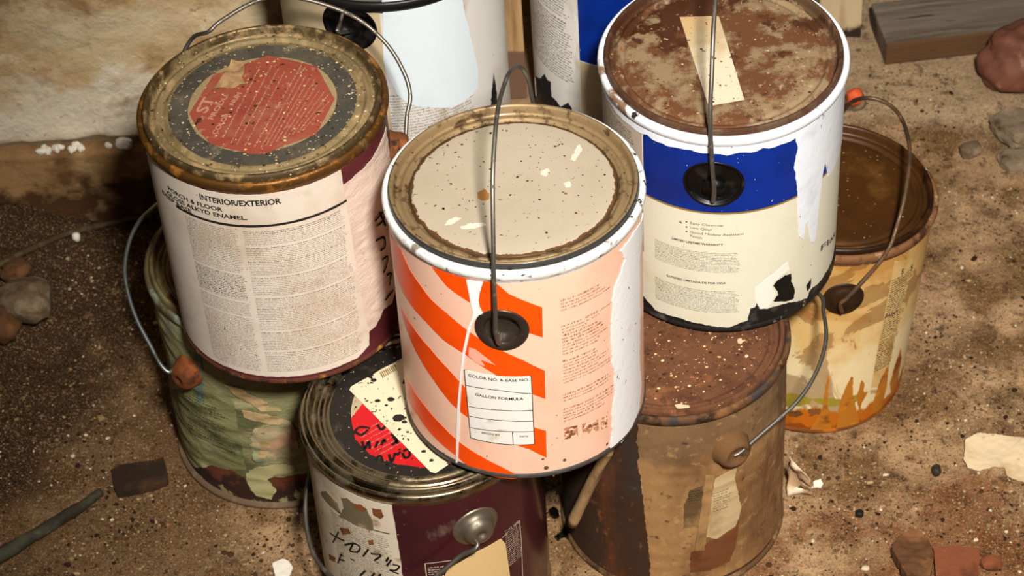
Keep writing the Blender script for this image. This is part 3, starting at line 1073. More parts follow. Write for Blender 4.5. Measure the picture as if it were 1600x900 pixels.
C.patch('paint_drip', rag([(q[0][0]-4, 179)]+q+[(q[-1][0]+30, q[-1][1]+6), (q[-1][0]+34, 179)], .5, 1.5, 9), cool_white, .75, thick=.6)
u2 = C.uz(1236, 214)[0]
zz = 178
edge = [(u0-80+i*4, 172.5+2.2*mnoise.noise(Vector((i*.5, 3, 1)))+1.2*mnoise.noise(Vector((i*1.7, 3, 1)))) for i in range(int((u2-u0+130)/4))]
C.patch('paint_drip', edge+[(edge[-1][0], zz), (edge[0][0], zz)], cool_white, .8, thick=.6)
blackp = MAT('black_plastic', '#070707', .38, 0, [dict(col='#2a2724', scale=60, lo=.55, hi=.7)])
for du in (0, math.pi*C.r):
    er = C.ear(ue+du, ze, [(20.8, -2), (20.8, .5), (20.0, .9), (18.8, .4), (18.3, -1.2), (17, -2.2), (8, -2.3), (.5, -2.4)], blackp)
    if du == 0:
        er0 = er
th = ue/C.r
N = Vector((math.cos(th), math.sin(th), 0))
E1 = Vector((-math.sin(th), math.cos(th), 0))
bm = bmesh.new()
bmesh.ops.create_cube(bm, size=1)
bmesh.ops.bevel(bm, geom=bm.edges[:], offset=.12, segments=2, affect='EDGES')
for v in bm.verts:
    c = v.co.copy()
    v.co = N*(C.r-2.0+c.z*5.5)+E1*(c.x*15)+Vector((0, 0, ze-4+c.y*13))
bm_obj('clip', bm, blackp, er0)
C.bail_over((1115, 290), 93, 122, [(1116, 296), (1113, 262), (1110, 200), (1110, 160), (1112, 120), (1114, 60), (1118, 0), (1122, -40)], [(1128, -70)], [(-72, 78, 6), (-88, 36, 3), (-92, 6, 0), (-84, 0, 0)], steel, pre=[(76, -11), (86, -11)], r=1.55)
stk = C.lidpatch('sticker', C.X([(1062, 27), (1123, 25), (1163, 156), (1107, 166)]), MAT('stained_sticker', '#bfa882', .7, 0, [dict(col='#c9a06a', scale=22, lo=.5, hi=.68), dict(col='#d6c8ac', scale=18, lo=.45, hi=.6, off=4, y=(-60, 60, .5)), dict(col='#a8621e', scale=60, lo=.66, hi=.7, off=7), dict(col='#2c2018', scale=190, lo=.66, hi=.68, off=9)]), .2)

# ---------------------------------------------------------------- E: burgundy can in front
E_ = Can('burgundy can in front with white label and marker writing, carrying the striped can', -73.17, -2.89)
wine = MAT('wine_paint', '#3c141a', .25, 0, [dict(col='#34121a', scale=14, lo=.45, hi=.65), dict(col='#7c6a5c', scale=30, stretch=(1, 1, .6), lo=.62, hi=.72, amt=.6), dict(col='#d9c9b4', scale=300, lo=.71, hi=.73)], coat=.3)
E_.body(wine)
E_.rim(tin)
E_.base(tin_rust)
E_.lid(MAT('tin_lid', '#7e735c', .22, 1.0, [dict(col='#5c4e36', scale=60, lo=.45, hi=.75, rough=.6, metal=.4), dict(col='#a8987a', scale=50, lo=.58, hi=.7, rough=.6, metal=.3, off=3, amt=.7), dict(col='#3e2812', scale=150, lo=.65, hi=.72, rough=.9, metal=0, off=5)], bump=(220, .25, .5)))
blk = MAT('black_print_dusty', '#1e1b18', .5, 0, [dict(col='#4a4236', scale=60, lo=.56, hi=.72, amt=.7), dict(col='#b8a888', scale=330, lo=.69, hi=.72, detail=3), dict(col='#3c2010', scale=50, lo=.62, hi=.7, off=4)], bump=(200, .2, .4))
seal = E_.lidflat('lid_seal', [ring2d(49, 64)], blk, .12)
E_.lidpatch('seal_disc', circle2d(49.3, 72, 1.4, 8), MAT('bone_print', '#b3a284', .6, 0, [SPECK, GRIME]), .12, seal)
red2 = MAT('bright_red_print', '#c4161c', .5, 0, [dict(col='#9a1016', scale=20, lo=.5, hi=.7), dict(col='#2a1210', scale=170, lo=.66, hi=.69)])
octo = E_.lidpatch('red_octagon', rag([(v[0]*.94, v[1]*.94) for v in E_.X([(566, 624), (541, 655), (549, 690), (573, 715), (615, 731), (662, 737), (700, 700), (690, 640), (640, 605)])], .5, 2, 2), red2, .2, seal)
a, b = Vector(E_.xy(572, 692)), Vector(E_.xy(640, 655))
d = b-a
an = math.atan2(d.y, d.x)
L = []
for i in range(7):
    off = Vector((-math.sin(an), math.cos(an)))*(12-i*4.2)
    L.append(quads2shape(micro(d.length, 2.5, 2.3, 60+i, (.85, 1.0), ink=.7), a+off, an))
m_pink = MAT('pink_print', '#c87872', .6)
for w_ in L:
    E_.lidflat('lettering', [w_], m_pink, .34, octo)
stk = E_.lidpatch('sticker', rag(E_.X([(548, 605), (640, 554), (735, 690), (700, 727), (681, 740), (673, 738), (546, 610)]), .15, 3, 1), MAT('cream_sticker', '#ddd0b0', .6, 0, [dict(col='#b8a074', scale=30, lo=.56, hi=.7, amt=.6), dict(col='#1a1410', scale=95, lo=.655, hi=.67, detail=3, off=4), dict(col='#241a12', scale=260, lo=.66, hi=.685, detail=3, off=6)]), .5)
for w_ in [([E_.xy(593+i*2.7, 583-i*1.5), E_.xy(595+i*2.7-(i % 3)*.4, 582-i*1.5), E_.xy(600+i*2.7-(i % 3)*.4, 591-i*1.6), E_.xy(598+i*2.7, 592-i*1.6)], [(0, 1, 2, 3)]) for i in range(9)]:
    E_.lidflat('bar_code_line', [w_], bpy.data.materials.get('faded_print') or MAT('faded_print', '#8a7448', .7), .7, stk)
for w_ in [ribbon2d(E_.X(q), 2.0) for q in
    [[(552, 678), (560, 669), (570, 668), (578, 670)], [(556, 676), (565, 680), (575, 672)], [(590, 664), (596, 672), (604, 664)], [(566, 690), (570, 702), (576, 690), (578, 702)], [(586, 700), (591, 690)], [(596, 696), (600, 687), (602, 692)],
     [(612, 678), (622, 694)], [(612, 696), (621, 688), (618, 680)], [(587, 719), (594, 712), (598, 722)], [(608, 710), (612, 722), (618, 708)], [(620, 712), (626, 706)], [(630, 706), (638, 702), (640, 712), (633, 716), (629, 708)], [(604, 724), (606, 728)]]]:
    E_.lidflat('marker_stroke', [w_], marker, .4, octo)
for i, (x, y, a_) in enumerate([(623, 654, 3.6), (611, 625, 2.2), (590, 627, 1.6), (584, 595, 1.8), (632, 660, 1.6), (604, 634, .9), (624, 672, 1.0), (637, 676, 1.0), (662, 706, 1.3), (674, 720, 1.2)]):
    c = E_.xy(x, y)
    E_.lidpatch('blot', rag([(c[0]+a_*1.2*math.cos(k*.63), c[1]+a_*math.sin(k*.63)) for k in range(10)], .5, .7, i), ink, .72, stk, thick=.1)
uR = E_.uz(616, 820)[0]
labE = MAT('dirty_white_label', '#d0c3ad', .6, 0, [dict(col='#a8977a', scale=22, lo=.48, hi=.66, amt=.8), dict(col='#8a5a2c', scale=34, lo=.60, hi=.68, off=3, amt=.8), dict(col='#5a4a36', scale=140, lo=.64, hi=.69, off=5)], bump=(90, .25, .6, (1, 1, 2)))
lab = E_.patch('label', rag([(-math.pi*E_.r, 176), (uR, 176), (uR+1.5, 120), (uR+1, 60), (uR, 10), (-math.pi*E_.r, 10)], .5, 3, 4), labE, .3)
zr = E_.uz(560, 818)[1]
E_.flat('rule', [ribbon2d([(-math.pi*E_.r*.8+i*(uR-4+math.pi*E_.r*.8)/40, zr) for i in range(41)], 1.0, 1)], ink, .45, lab)
uu = -math.pi*E_.r*.8
E_.print_('small_print', micro(uR-uu-60, 22, 2.0, 71, (.6, .95), ink=.5), (uu, zr+24), ink_soft, .45, lab)
E_.print_('small_print', micro(uR-uu-4, 90, 2.1, 72, (.9, 1), ink=.5), (uu, zr-3), ink_soft, .45, lab)


def zp(pts, ox=440, oy=660, k=.2667):
    return [(ox+x*k, oy+y*k) for x, y in pts]


for w_ in E_.strokes([zp(q) for q in [[(338, 638), (305, 702)], [(288, 645), (330, 672), (370, 690)], [(425, 700), (402, 748)], [(372, 716), (425, 706), (462, 728), (446, 756), (402, 750)],
    [(512, 738), (480, 782)], [(525, 765), (584, 774), (545, 806)], [(627, 786), (614, 812)], [(645, 800), (618, 838)], [(652, 830), (690, 838), (672, 862), (636, 862), (688, 884)],
    [(356, 765), (333, 822)], [(345, 772), (430, 806)], [(338, 800), (372, 806)], [(494, 866), (462, 896)], [(548, 878), (520, 910)], [(585, 884), (560, 915)]]], 1.5):
    E_.flat('marker_stroke', [w_], marker, .6, lab)
olive = MAT('olive_scuff', '#6c6048', .7, 0, [dict(col='#8f8468', scale=60, lo=.55, hi=.65)])
E_.pxpatch('scuff', zp([(350, 440), (385, 438), (420, 470), (500, 505), (540, 600), (532, 632), (470, 612), (400, 582), (340, 545), (368, 500)]), olive, .5, amp=.9, seed=2, parent=lab, thick=.1)
E_.pxpatch('scuff', zp([(232, 405), (262, 400), (330, 470), (350, 530), (280, 480), (240, 430)]), olive, .5, amp=.6, seed=3, parent=lab, thick=.1)
rb = MAT('rust_stain', '#7c4a1c', .9, 0, [dict(col='#4a2c12', scale=70, lo=.5, hi=.65)])
for i, q in enumerate([[(415, 470), (470, 480), (505, 510), (470, 522), (430, 500)], [(530, 500), (585, 508), (602, 548), (580, 562), (540, 540)], [(340, 610), (395, 620), (410, 650), (360, 655)], [(508, 690), (540, 685), (540, 712), (515, 716)], [(280, 765), (320, 790), (315, 815), (285, 800)]]):
    E_.pxpatch('rust_stain', zp(q), rb, .55, amp=.6, seed=20+i, parent=lab, thick=.1)
E_.pxpatch('tape', [(782, 841), (789, 849), (797, 905), (800, 960), (670, 960), (699, 888), (745, 861)], MAT('tan_tape', '#d9b982', .6), .6)
pw = MAT('white_line_print', '#cdbfa8', .6)
for w_ in E_.strokes([[(664, 880), (690, 877), (711, 874)], [(664, 880), (667, 905), (671, 940)], [(784, 840), (811, 813)], [(811, 813), (814, 850), (816, 900)]], .6):
    E_.flat('panel_line', [w_], pw, .4)
a = E_.uz(786, 842)
E_.print_('small_print', micro(15, 40, 2.2, 75, (.8, 1), ink=.5), (a[0]+2, a[1]+8), pw, .4)
E_.print_('small_print', micro(14, 22, 2.4, 76, (.6, 1), ink=.6), (E_.uz(668, 884)[0], E_.uz(668, 884)[1]), pw, .4)
ue, ze = E_.uz(744, 822)
steel_dull = MAT('dull_steel', '#857a6a', .45, .8, [dict(col='#4a3e30', scale=50, lo=.5, hi=.66, rough=.7, metal=.3)], bump=(200, .2, .4))
for du in (0, math.pi*E_.r):
    E_.ear(ue+du, ze, EAR_CONE, steel_dull)
E_.bail((744, 822), math.radians(40), [(738, 842), (746, 848), (742, 858), (720, 868), (690, 893)], [(80, -62), (60, -90), (20, -113), (-20, -116), (-60, -95), (-85, -55), (-96, -15), (-95, -2), (-90, 0)], steel, pre=[(86, 0)], r=1.7)

# ---------------------------------------------------------------- D: brown rusted can
D_ = Can('rust-brown can with peeling brown paper label under the blue can', 105.64, 52.51, dent=.9, seed=4)
darkrust = MAT('dark_rust', '#3a2414', .75, 0, [dict(col='#6a3616', scale=14, stretch=(1, 1, .25), lo=.5, hi=.62), dict(col='#2a2c28', scale=18, stretch=(1, 1, .3), lo=.52, hi=.64, off=3), dict(col='#7a4a22', scale=90, lo=.6, hi=.7, off=5)], bump=(140, .5, .8))
D_.body(darkrust)
brownrim = MAT('brown_rim', '#5e3f26', .8, .1, [dict(col='#8a5c36', scale=50, lo=.5, hi=.64), dict(col='#2c1a0e', scale=70, lo=.52, hi=.64), dict(col='#3c3630', scale=40, lo=.58, hi=.66, off=5)], bump=(200, .5, .8))
D_.rim(brownrim)
D_.base(MAT('base_crust', '#5c3e24', .95, 0, [dict(col='#8f7450', scale=70, lo=.5, hi=.64), dict(col='#2c1a0e', scale=60, lo=.55, hi=.66)], bump=(150, .9, 1.5)), r=84.5)
D_.lid(MAT('rust_dust_lid', '#643f27', .95, 0, [dict(col='#4e2c18', scale=22, lo=.46, hi=.62), dict(col='#805232', scale=50, lo=.54, hi=.68, off=2), dict(col='#2e1c10', scale=28, lo=.62, hi=.7, off=4, amt=.85), dict(col='#3c2414', scale=120, lo=.56, hi=.66, off=11, amt=.7), dict(col='#d0a878', scale=230, lo=.69, hi=.72, detail=3, off=6), dict(col='#38220f', scale=260, lo=.64, hi=.68, off=8)], bump=(260, .6, .8)))
kraft = MAT('brown_paper', '#9a7448', .85, 0, [dict(col='#6c4a2a', scale=12, stretch=(1, 1, .5), lo=.46, hi=.64), dict(col='#ad8554', scale=20, stretch=(1, 1, .4), lo=.54, hi=.7, off=3), dict(col='#5a3c22', scale=40, lo=.60, hi=.72, off=5, amt=.8), dict(col='#5e4a34', scale=16, lo=.5, hi=.62, z=(170, 120, .5), off=7, amt=.6), dict(col='#b8905e', scale=120, lo=.58, hi=.7, off=8, amt=.6), dict(col='#3e2814', scale=90, lo=.62, hi=.7, off=9, amt=.8)], bump=(60, .8, 2.0, (1.4, 1.4, .35)))
le = D_.U([(998, 655), (995, 690), (999, 712), (996, 722), (1001, 745), (1004, 775), (1007, 800), (1013, 850), (1017, 900), (1022, 960)])
lab = D_.patch('label', rag(le+[(le[-1][0]+1, 8), (le[-1][0]+230, 8), (le[-1][0]+230, 178), (le[0][0], 178)], 1.0, 2, 9, keep=(10, 11, 12, 13)), kraft, .5, curl=lambda u, z: .35*abs(mnoise.noise(Vector((u*.06, z*.02, 5)))), thick=.6)
D_.pxpatch('torn_patch', [(1109, 843), (1119, 838), (1126, 842), (1131, 832), (1147, 822), (1150, 806), (1153, 812), (1149, 850), (1140, 876), (1110, 890), (1078, 892), (1078, 862)], MAT('bare_rust', '#70411e', .95, 0, [dict(col='#5a3014', scale=40, lo=.5, hi=.65)], bump=(200, .4, .5)), 1.0, amp=.8, seed=4, parent=lab, thick=.2)
scrap = D_.pxpatch('paper_scrap', [(1117, 748), (1150, 727), (1147, 745), (1157, 790), (1153, 806), (1147, 820), (1138, 826), (1128, 833), (1119, 840), (1103, 838), (1109, 790)], MAT('cream_scrap', '#bfa67c', .8, 0, [dict(col='#a0845a', scale=40, lo=.5, hi=.68)]), 1.1, amp=.7, seed=5, parent=lab, thick=.3)
a = D_.uz(1114, 768)
D_.print_('small_print', micro(15, 22, 2.6, 81, (.6, 1), ink=.5), a, ink_soft, 1.3, lab)
D_.pxpatch('stained_panel', [(1078, 765), (1098, 758), (1097, 790), (1093, 820), (1068, 824), (1069, 790)], MAT('dark_stain', '#5c452a', .85, 0, [dict(col='#8a6a44', scale=40, lo=.5, hi=.65)]), 1.0, amp=.8, seed=6, parent=lab, thick=.2)
D_.pxpatch('paper_strip', [(1102, 742), (1116, 742), (1108, 800), (1100, 858), (1085, 858), (1094, 800)], MAT('kraft_strip', '#a07a4c', .85, 0, [dict(col='#7a5a34', scale=30, lo=.5, hi=.66)]), 1.4, amp=.6, seed=7, parent=lab, thick=.4)
D_.print_('small_print', micro(12, 16, 2.4, 82, (.6, 1), ink=.6), D_.uz(1075, 765), ink, 1.2, lab)
ue, ze = D_.uz(1142, 700)
for du in (0, math.pi*D_.r):
    D_.ear(ue+du, ze, [(15.5, -2), (15, .8), (13, 3.4), (12, 7), (10, 9), (8, 9.4), (6.8, 7.5), (3, 7), (.5, 7)], MAT('rust_ear', '#684828', .9, 0, [dict(col='#945c2a', scale=60, lo=.56, hi=.68), dict(col='#3c2412', scale=60, lo=.55, hi=.66, off=3)], bump=(200, .6, .8)))
D_.bail((1142, 700), math.radians(14), [(1147, 712), (1158, 706), (1185, 682), (1215, 656), (1245, 628), (1268, 596), (1284, 560), (1291, 525), (1287, 490), (1277, 458)], [(-20, 100), (-60, 66), (-90, 22), (-96, 2), (-90, 0)], steel, r=1.5)

# ---------------------------------------------------------------- F: yellowed can at the right
F_ = Can('cream can streaked with orange rust, at the far right of the stack', 226.89, 195.1, -1.0, .085, .0125, h=188.7, r=76.3)
yel = MAT('yellowed_cream', '#d2ae70', .5, 0, [
    dict(col='#b98846', scale=11, lo=.46, hi=.62, z=(190, 90, .35), dist=1.2), dict(col='#e0cda0', scale=13, lo=.45, hi=.6, z=(40, 130, .4), off=2),
    dict(col='#7c4e20', scale=13, lo=.555, hi=.575, off=2.4, amt=.6, dist=1.5), dict(col='#9aa018', scale=40, lo=.52, hi=.62, z=(38, 44, .3), off=4, amt=0),
    dict(col='#b5610e', scale=30, stretch=(1, 1, .22), lo=.52, hi=.58, z=(4, 50, .75), off=6), dict(col='#8a4208', scale=50, lo=.52, hi=.62, z=(0, 18, .8), off=8),
    dict(col='#5a3a1c', scale=260, lo=.69, hi=.72, off=9)], bump=(100, .15, .5))
F_.body(yel)
F_.rim(MAT('rust_rim_pale', '#7a5230', .8, .1, [dict(col='#c2a07a', scale=70, lo=.54, hi=.64), dict(col='#3e2410', scale=80, lo=.52, hi=.64, off=3)], bump=(220, .7, 1.0)))
F_.base(MAT('base_rust_orange', '#6e3c10', .9, 0, [dict(col='#a85e14', scale=50, lo=.5, hi=.62)], bump=(200, .5, .8)))
F_.lid(MAT('brown_varnish_lid', '#4a2c12', .4, .15, [dict(col='#33200d', scale=9, lo=.46, hi=.62), dict(col='#6e4a20', scale=20, lo=.56, hi=.72, off=3), dict(col='#2a160a', scale=60, lo=.48, hi=.6, r=(80, 64, .5), off=5), dict(col='#7a5634', scale=280, lo=.70, hi=.72, off=6)], bump=(120, .2, .5)))
ol = MAT('olive_yellow_stain', '#968528', .7, 0, [dict(col='#6e4a12', scale=50, lo=.56, hi=.64)])
for i, q in enumerate([[(1222, 614), (1240, 614), (1256, 619), (1270, 622), (1262, 632), (1240, 634), (1222, 636)], [(1268, 624), (1290, 620), (1312, 623), (1316, 632), (1290, 634)], [(1322, 622), (1340, 614), (1352, 614), (1344, 624), (1328, 632)], [(1232, 642), (1250, 640), (1256, 646), (1246, 652), (1234, 650)], [(1262, 640), (1282, 638), (1280, 648), (1264, 650)]]):
    F_.pxpatch('stain', q, ol if i < 3 else rb, .2, amp=1.6, seed=70+i, thick=.05)
rs = MAT('orange_rust_streak', '#b06c14', .8, 0, [dict(col='#844408', scale=60, lo=.52, hi=.64), dict(col='#d08a2c', scale=60, lo=.6, hi=.7, off=2)])
for i, q in enumerate([[(1292, 586), (1296, 589), (1293, 634), (1300, 672), (1262, 674), (1285, 640)], [(1330, 588), (1333, 590), (1332, 612), (1338, 640), (1345, 668), (1306, 674), (1312, 628), (1322, 604)], [(1346, 594), (1350, 598), (1349, 612), (1356, 612), (1346, 630), (1343, 648), (1338, 620)], [(1386, 572), (1388, 578), (1385, 606), (1375, 640), (1358, 650), (1366, 622), (1375, 594)], [(1407, 544), (1408, 560), (1402, 596), (1392, 618), (1390, 600), (1398, 570)]]):
    F_.pxpatch('rust_streak', q, rs, .25, amp=.7, seed=30+i, thick=.05)
txt = F_.pxpatch('label_panel', [(1398, 408), (1427, 402), (1420, 440), (1400, 520), (1384, 600), (1361, 606), (1372, 540), (1390, 450)], MAT('yellow_label', '#cfae74', .55, 0, [dict(col='#b58c4c', scale=30, lo=.5, hi=.68)]), .2, thick=.05)
for k, (p0, p1, h_, bd) in enumerate([((1394, 436), (1424, 428), 17, ()), ((1389, 462), (1418, 452), 20, (3, 4)), ((1382, 494), (1411, 482), 24, (0, 1)), ((1374, 532), (1402, 518), 34, ())]):
    a = F_.uz(*p0)
    F_.print_('small_print', micro(F_.uz(*p1)[0]-a[0], h_, 2.4, 90+k, (.75, 1), tuple(range(0, 40, 2))+bd, ink=1.1), a, ink, .4, txt)
for w_ in F_.words([('5', (1407, 428), (1411, 427), 5, .02), ('5', (1421, 423), (1425, 420), 5, .02), ('PAINT', (1382, 497), (1402, 488), 3.5, .02)]):
    F_.flat('lettering', [w_], ink, .4, txt)
ue, ze = F_.uz(1318, 467)
for du in (0, math.pi*F_.r):
    F_.ear(ue+du, ze, [(15.5, -2), (15.5, .6), (14.4, 1.0), (11, .5), (10, 1.5), (7, 2.2), (3, 2.4), (.5, 2.4)], MAT('dark_brown_ear', '#33200f', .5, .2, [dict(col='#1c1008', scale=50, lo=.5, hi=.65)], bump=(200, .3, .5)))
F_.bail_over((1314, 467), 88, 100, [(1313, 475), (1322, 467), (1342, 446), (1385, 395), (1404, 345), (1415, 300), (1421, 255), (1420, 222)], [(1410, 188), (1390, 164), (1355, 153), (1322, 167)], [(-86, 18, 12), (-86, 2, 0), (-80, 0, 0)], MAT('brown_wire', '#6a5844', .5, .7, [dict(col='#5a3418', scale=70, lo=.48, hi=.62, rough=.9, metal=0)]), r=1.6, pre=[(78, -6), (85, -5)])

# ---------------------------------------------------------------- G: green can at the left
G_ = Can('green paint-smeared can with rusty bottom under the white labelled can', -190.69, 163.95, dent=3.2, seed=2)
green = MAT('green_paint_crust', '#86835c', .55, 0, [
    dict(col='#b5ac7e', scale=12, stretch=(1, 1, 1.6), lo=.50, hi=.64), dict(col='#5a5c3c', scale=14, stretch=(1, 1, 2.2), lo=.50, hi=.62, off=2), dict(col='#5e7f74', scale=18, lo=.56, hi=.66, off=4),
    dict(col='#5a2c14', scale=22, lo=.50, hi=.54, z=(12, 52, 1.0), off=6, rough=.9), dict(col='#30180c', scale=50, lo=.5, hi=.58, z=(6, 48, .7), off=8), dict(col='#8a8458', scale=60, lo=.62, hi=.66, z=(0, 40, .3), off=9)], bump=(45, 1.0, 2.5, (1, 1, 2.0)))
G_.body(green)
grim = MAT('green_brown_rim', '#6c6246', .45, .5, [dict(col='#8fa08a', scale=30, lo=.52, hi=.64, metal=0), dict(col='#4a3018', scale=50, lo=.52, hi=.64, metal=0, off=3)], bump=(200, .4, .6))
G_.rim(grim)
G_.base(MAT('base_dusty', '#6a5440', .8, .2, [dict(col='#8a7458', scale=60, lo=.5, hi=.66)]), r=86)
G_.lid(MAT('brown_olive_lid', '#5e4a2c', .45, .4, [dict(col='#7c7450', scale=20, lo=.5, hi=.66, metal=.2), dict(col='#4a2a14', scale=40, lo=.5, hi=.62, metal=0, off=3)], bump=(200, .4, .6)))
gl = MAT('green_label', '#7c7c52', .6, 0, [dict(col='#5c6040', scale=16, stretch=(1, 1, 2), lo=.48, hi=.64), dict(col='#a5a276', scale=24, stretch=(1, 1, 2.5), lo=.55, hi=.68, off=2)], bump=(50, .9, 2.0, (1, 1, 2.4)))
q = G_.U([(266, 610), (300, 600), (340, 610), (364, 619), (368, 640), (377, 690), (384, 736), (350, 735), (330, 728), (305, 730)])
lab = G_.patch('label', rag([(q[0][0]-45, q[0][1]+4)]+q+[(q[-1][0]-30, q[-1][1])], .8, 2, 4), gl, .4, thick=.3)
for j in range(3):
    G_.print_('small_print', micro(48, 62, 2.3, 100+j, (.5, .95), ink=.55), (q[3][0]-50+j*.3, q[3][1]-2-j*.7) if j == 0 else (q[3][0]-92, q[3][1]-4*j), ink, 1.1, lab)
    if j == 1:
        break
crumple = MAT('crumpled_skin', '#9c9a76', .5, 0, [dict(col='#b58c6a', scale=20, lo=.52, hi=.66), dict(col='#6c7a64', scale=26, lo=.54, hi=.66, off=3)], bump=(50, 1.0, 2.0))
G_.pxpatch('paint_skin', [(395, 668), (420, 660), (452, 655), (463, 672), (466, 700), (462, 712), (436, 716), (415, 722), (402, 722), (392, 700)], crumple, .6, amp=1.5, seed=4, curl=lambda u, z: 4.0*max(0, mnoise.noise(Vector((u*.09, z*.12, 3)))+.15), thick=1.0)
G_.pxpatch('paint_skin', [(384, 742), (400, 730), (430, 726), (462, 728), (460, 736), (430, 742), (418, 750), (432, 765), (424, 780), (400, 775), (386, 756)], MAT('pale_skin', '#a8a274', .5), .5, amp=1.2, seed=6, thick=.5)
for i, q in enumerate([[(352, 598), (380, 606), (420, 628), (400, 632), (370, 618)], [(378, 640), (410, 642), (455, 656), (450, 662), (410, 656), (382, 650)], [(400, 676), (412, 670), (424, 690), (420, 706), (412, 716), (404, 712), (408, 694)], [(388, 626), (420, 634), (440, 640), (410, 640)]]):
    G_.pxpatch('paint_skin', q, bpy.data.materials.get('buff_skin') or MAT('buff_skin', '#b59a70', .5, 0, [dict(col='#a08a5c', scale=50, lo=.5, hi=.66)], bump=(80, .8, 1.5)), .9, amp=1.0, seed=60+i, curl=lambda u, z: 1.5*max(0, mnoise.noise(Vector((u*.1, z*.2, 9)))+.2), thick=.6)
G_.pxpatch('paint_drip', [(303, 520), (312, 530), (316, 560), (320, 590), (318, 625), (311, 627), (308, 590), (304, 560)], MAT('teal_paint', '#5c7268', .4), .8, amp=.8, seed=7, thick=.5)
ue, ze = G_.uz(298, 578)
for du in (0, math.pi*G_.r):
    G_.ear(ue+du, ze, EAR_KNOB, MAT('orange_rust_knob', '#6e3814', .85, 0, [dict(col='#94521e', scale=50, lo=.5, hi=.64), dict(col='#42220e', scale=60, lo=.55, hi=.66, off=3)], bump=(200, .3, .5)))
G_.bail((298, 577), math.radians(150), [(272, 576), (263, 581), (250, 568), (235, 540), (215, 502), (202, 465), (195, 425), (200, 385), (214, 352), (238, 326)], [(-20, 112), (-55, 92), (-82, 56), (-97, 18), (-94, 0), (-88, 0)], MAT('grey_wire', '#8f9696', .4, .9, [dict(col='#5a5a50', scale=60, lo=.5, hi=.66, rough=.6)]), r=1.6)

# ---------------------------------------------------------------- H and I: the two cans at the back
H_ = Can('can at the back with a pale blue-white paint patch, behind the white labelled can', -78, 293, 190)
greyw = MAT('grey_white_label', '#d8d4cc', .5, 0, [dict(col='#bdb2a0', scale=12, lo=.52, hi=.70), dict(col='#a08a68', scale=26, stretch=(1, 1, .3), lo=.58, hi=.7, off=3), dict(col='#4a3a28', scale=200, lo=.70, hi=.72)], bump=(60, .2, .6))
ue, ze = H_.uz(545, 42)
H_.holes = [(ue, ze, 19.5)]
H_.body(blackb)
H_.rim(MAT('black_rim', '#1c1a19', .4, .3))
H_.base(blackb)
H_.lid(MAT('grey_lid', '#8a8276', .5, .5))
lb = H_.U([(640, 262), (700, 262), (740, 240), (764, 170), (768, 140), (771, 112), (776, 140), (779, 170), (786, 180)])
lab = H_.patch('label', rag([(-math.pi*H_.r, 178), (-math.pi*H_.r, 18), (lb[0][0]-30, 20), (lb[1][0], 18), (lb[2][0], 26), (lb[3][0], lb[3][1]-8), lb[4], lb[5], lb[6], (lb[7][0], lb[7][1]-8), (lb[8][0]+30, 24), (lb[8][0]+60, 178)], .8, 2, 4, keep=(0, 1, 11)), greyw, .25, hole=True)
u0, u1 = H_.uz(440, 60)[0]-20, H_.uz(597, 60)[0]
zbl = H_.uz(575, 18)[1]
H_.patch('cream_field', [(u0, 60), (u1, 60), (u1, zbl), (u0, zbl)], MAT('beige_label', '#c4b08c', .55, 0, [dict(col='#a8926c', scale=20, lo=.5, hi=.7)]), .38, lab, hole=True, thick=.05)
H_.patch('blue_field', [(u0, zbl), (u1, zbl), (u1, 178), (u0, 178)], MAT('navy_print', '#0a1840', .35), .38, lab, thick=.05)
pb = MAT('pale_blue_paint', '#dbe6ec', .35, 0, [dict(col='#c9d4da', scale=12, lo=.5, hi=.7), dict(col='#3a342c', scale=200, lo=.71, hi=.73)], coat=.2)
H_.pxpatch('paint_drip', [(597, -8), (599, 34), (598, 70), (600, 98), (609, 125), (622, 148), (636, 159), (649, 165), (707, 167), (724, 158), (737, 148), (746, 135), (746, 108), (739, 78), (732, 45), (724, 17), (722, -8)], pb, .7, amp=.5, seed=3, thick=.5)
a, b = H_.uz(606, 140), H_.uz(745, 170)
H_.print_('small_print', micro(b[0]-a[0], 46, 2.6, 111, (.85, 1), ink=.5), (a[0], a[1]-4), ink_soft, .45, lab)
for du in (0, math.pi*H_.r):
    H_.ear(ue+du, ze, [(20.8, -2), (20.8, .5), (20.0, .9), (18.8, .5), (18.3, -1.2), (17, -2.2), (12, -2.5), (11, -7), (6, -8.5), (.5, -8.5)], blackp)
H_.bail((545, 45), math.radians(96), [(528, 50), (531, 38), (536, 18), (541, -4)], [(20, 84), (-30, 88), (-75, 60), (-95, 18), (-92, 0), (-84, 0)], steel, pre=[(80, -4)])

I_ = Can('can at the back with small-print label and a dark blue panel, behind the blue can', 107, 312, 190)
I_.body(blackb)
I_.rim(white_rim)
I_.base(blackb)
I_.lid(bpy.data.materials['grey_lid'])
lb = I_.U([(822, 150), (838, 150), (836, 118), (845, 122), (851, 115), (856, 125), (861, 127), (862, 150), (870, 158), (876, 166), (888, 160), (893, 168), (900, 190), (930, 215)])
lab = I_.patch('label', rag([(lb[0][0]-60, 178), (lb[0][0]-60, 30), (lb[0][0]-8, 28)]+lb+[(lb[-1][0]+30, 26), (lb[-1][0]+100, 26), (lb[-1][0]+100, 178)], .7, 2, 7, keep=(0, 1, len(lb)+3, len(lb)+5)), greyw, .25)
u0, u1 = I_.uz(905, 60)[0], I_.uz(945, 60)[0]+60
zbl = I_.uz(930, 101)[1]
I_.patch('blue_field', [(u0, zbl), (u1, zbl), (u1, 178), (u0, 178)], blue, .38, lab, thick=.05)
I_.patch('cream_field', [(u0, 28), (u1, 28), (u1, zbl-1), (u0, zbl-1)], bpy.data.materials['beige_label'], .38, lab, thick=.05)
a = I_.uz(832, 10)
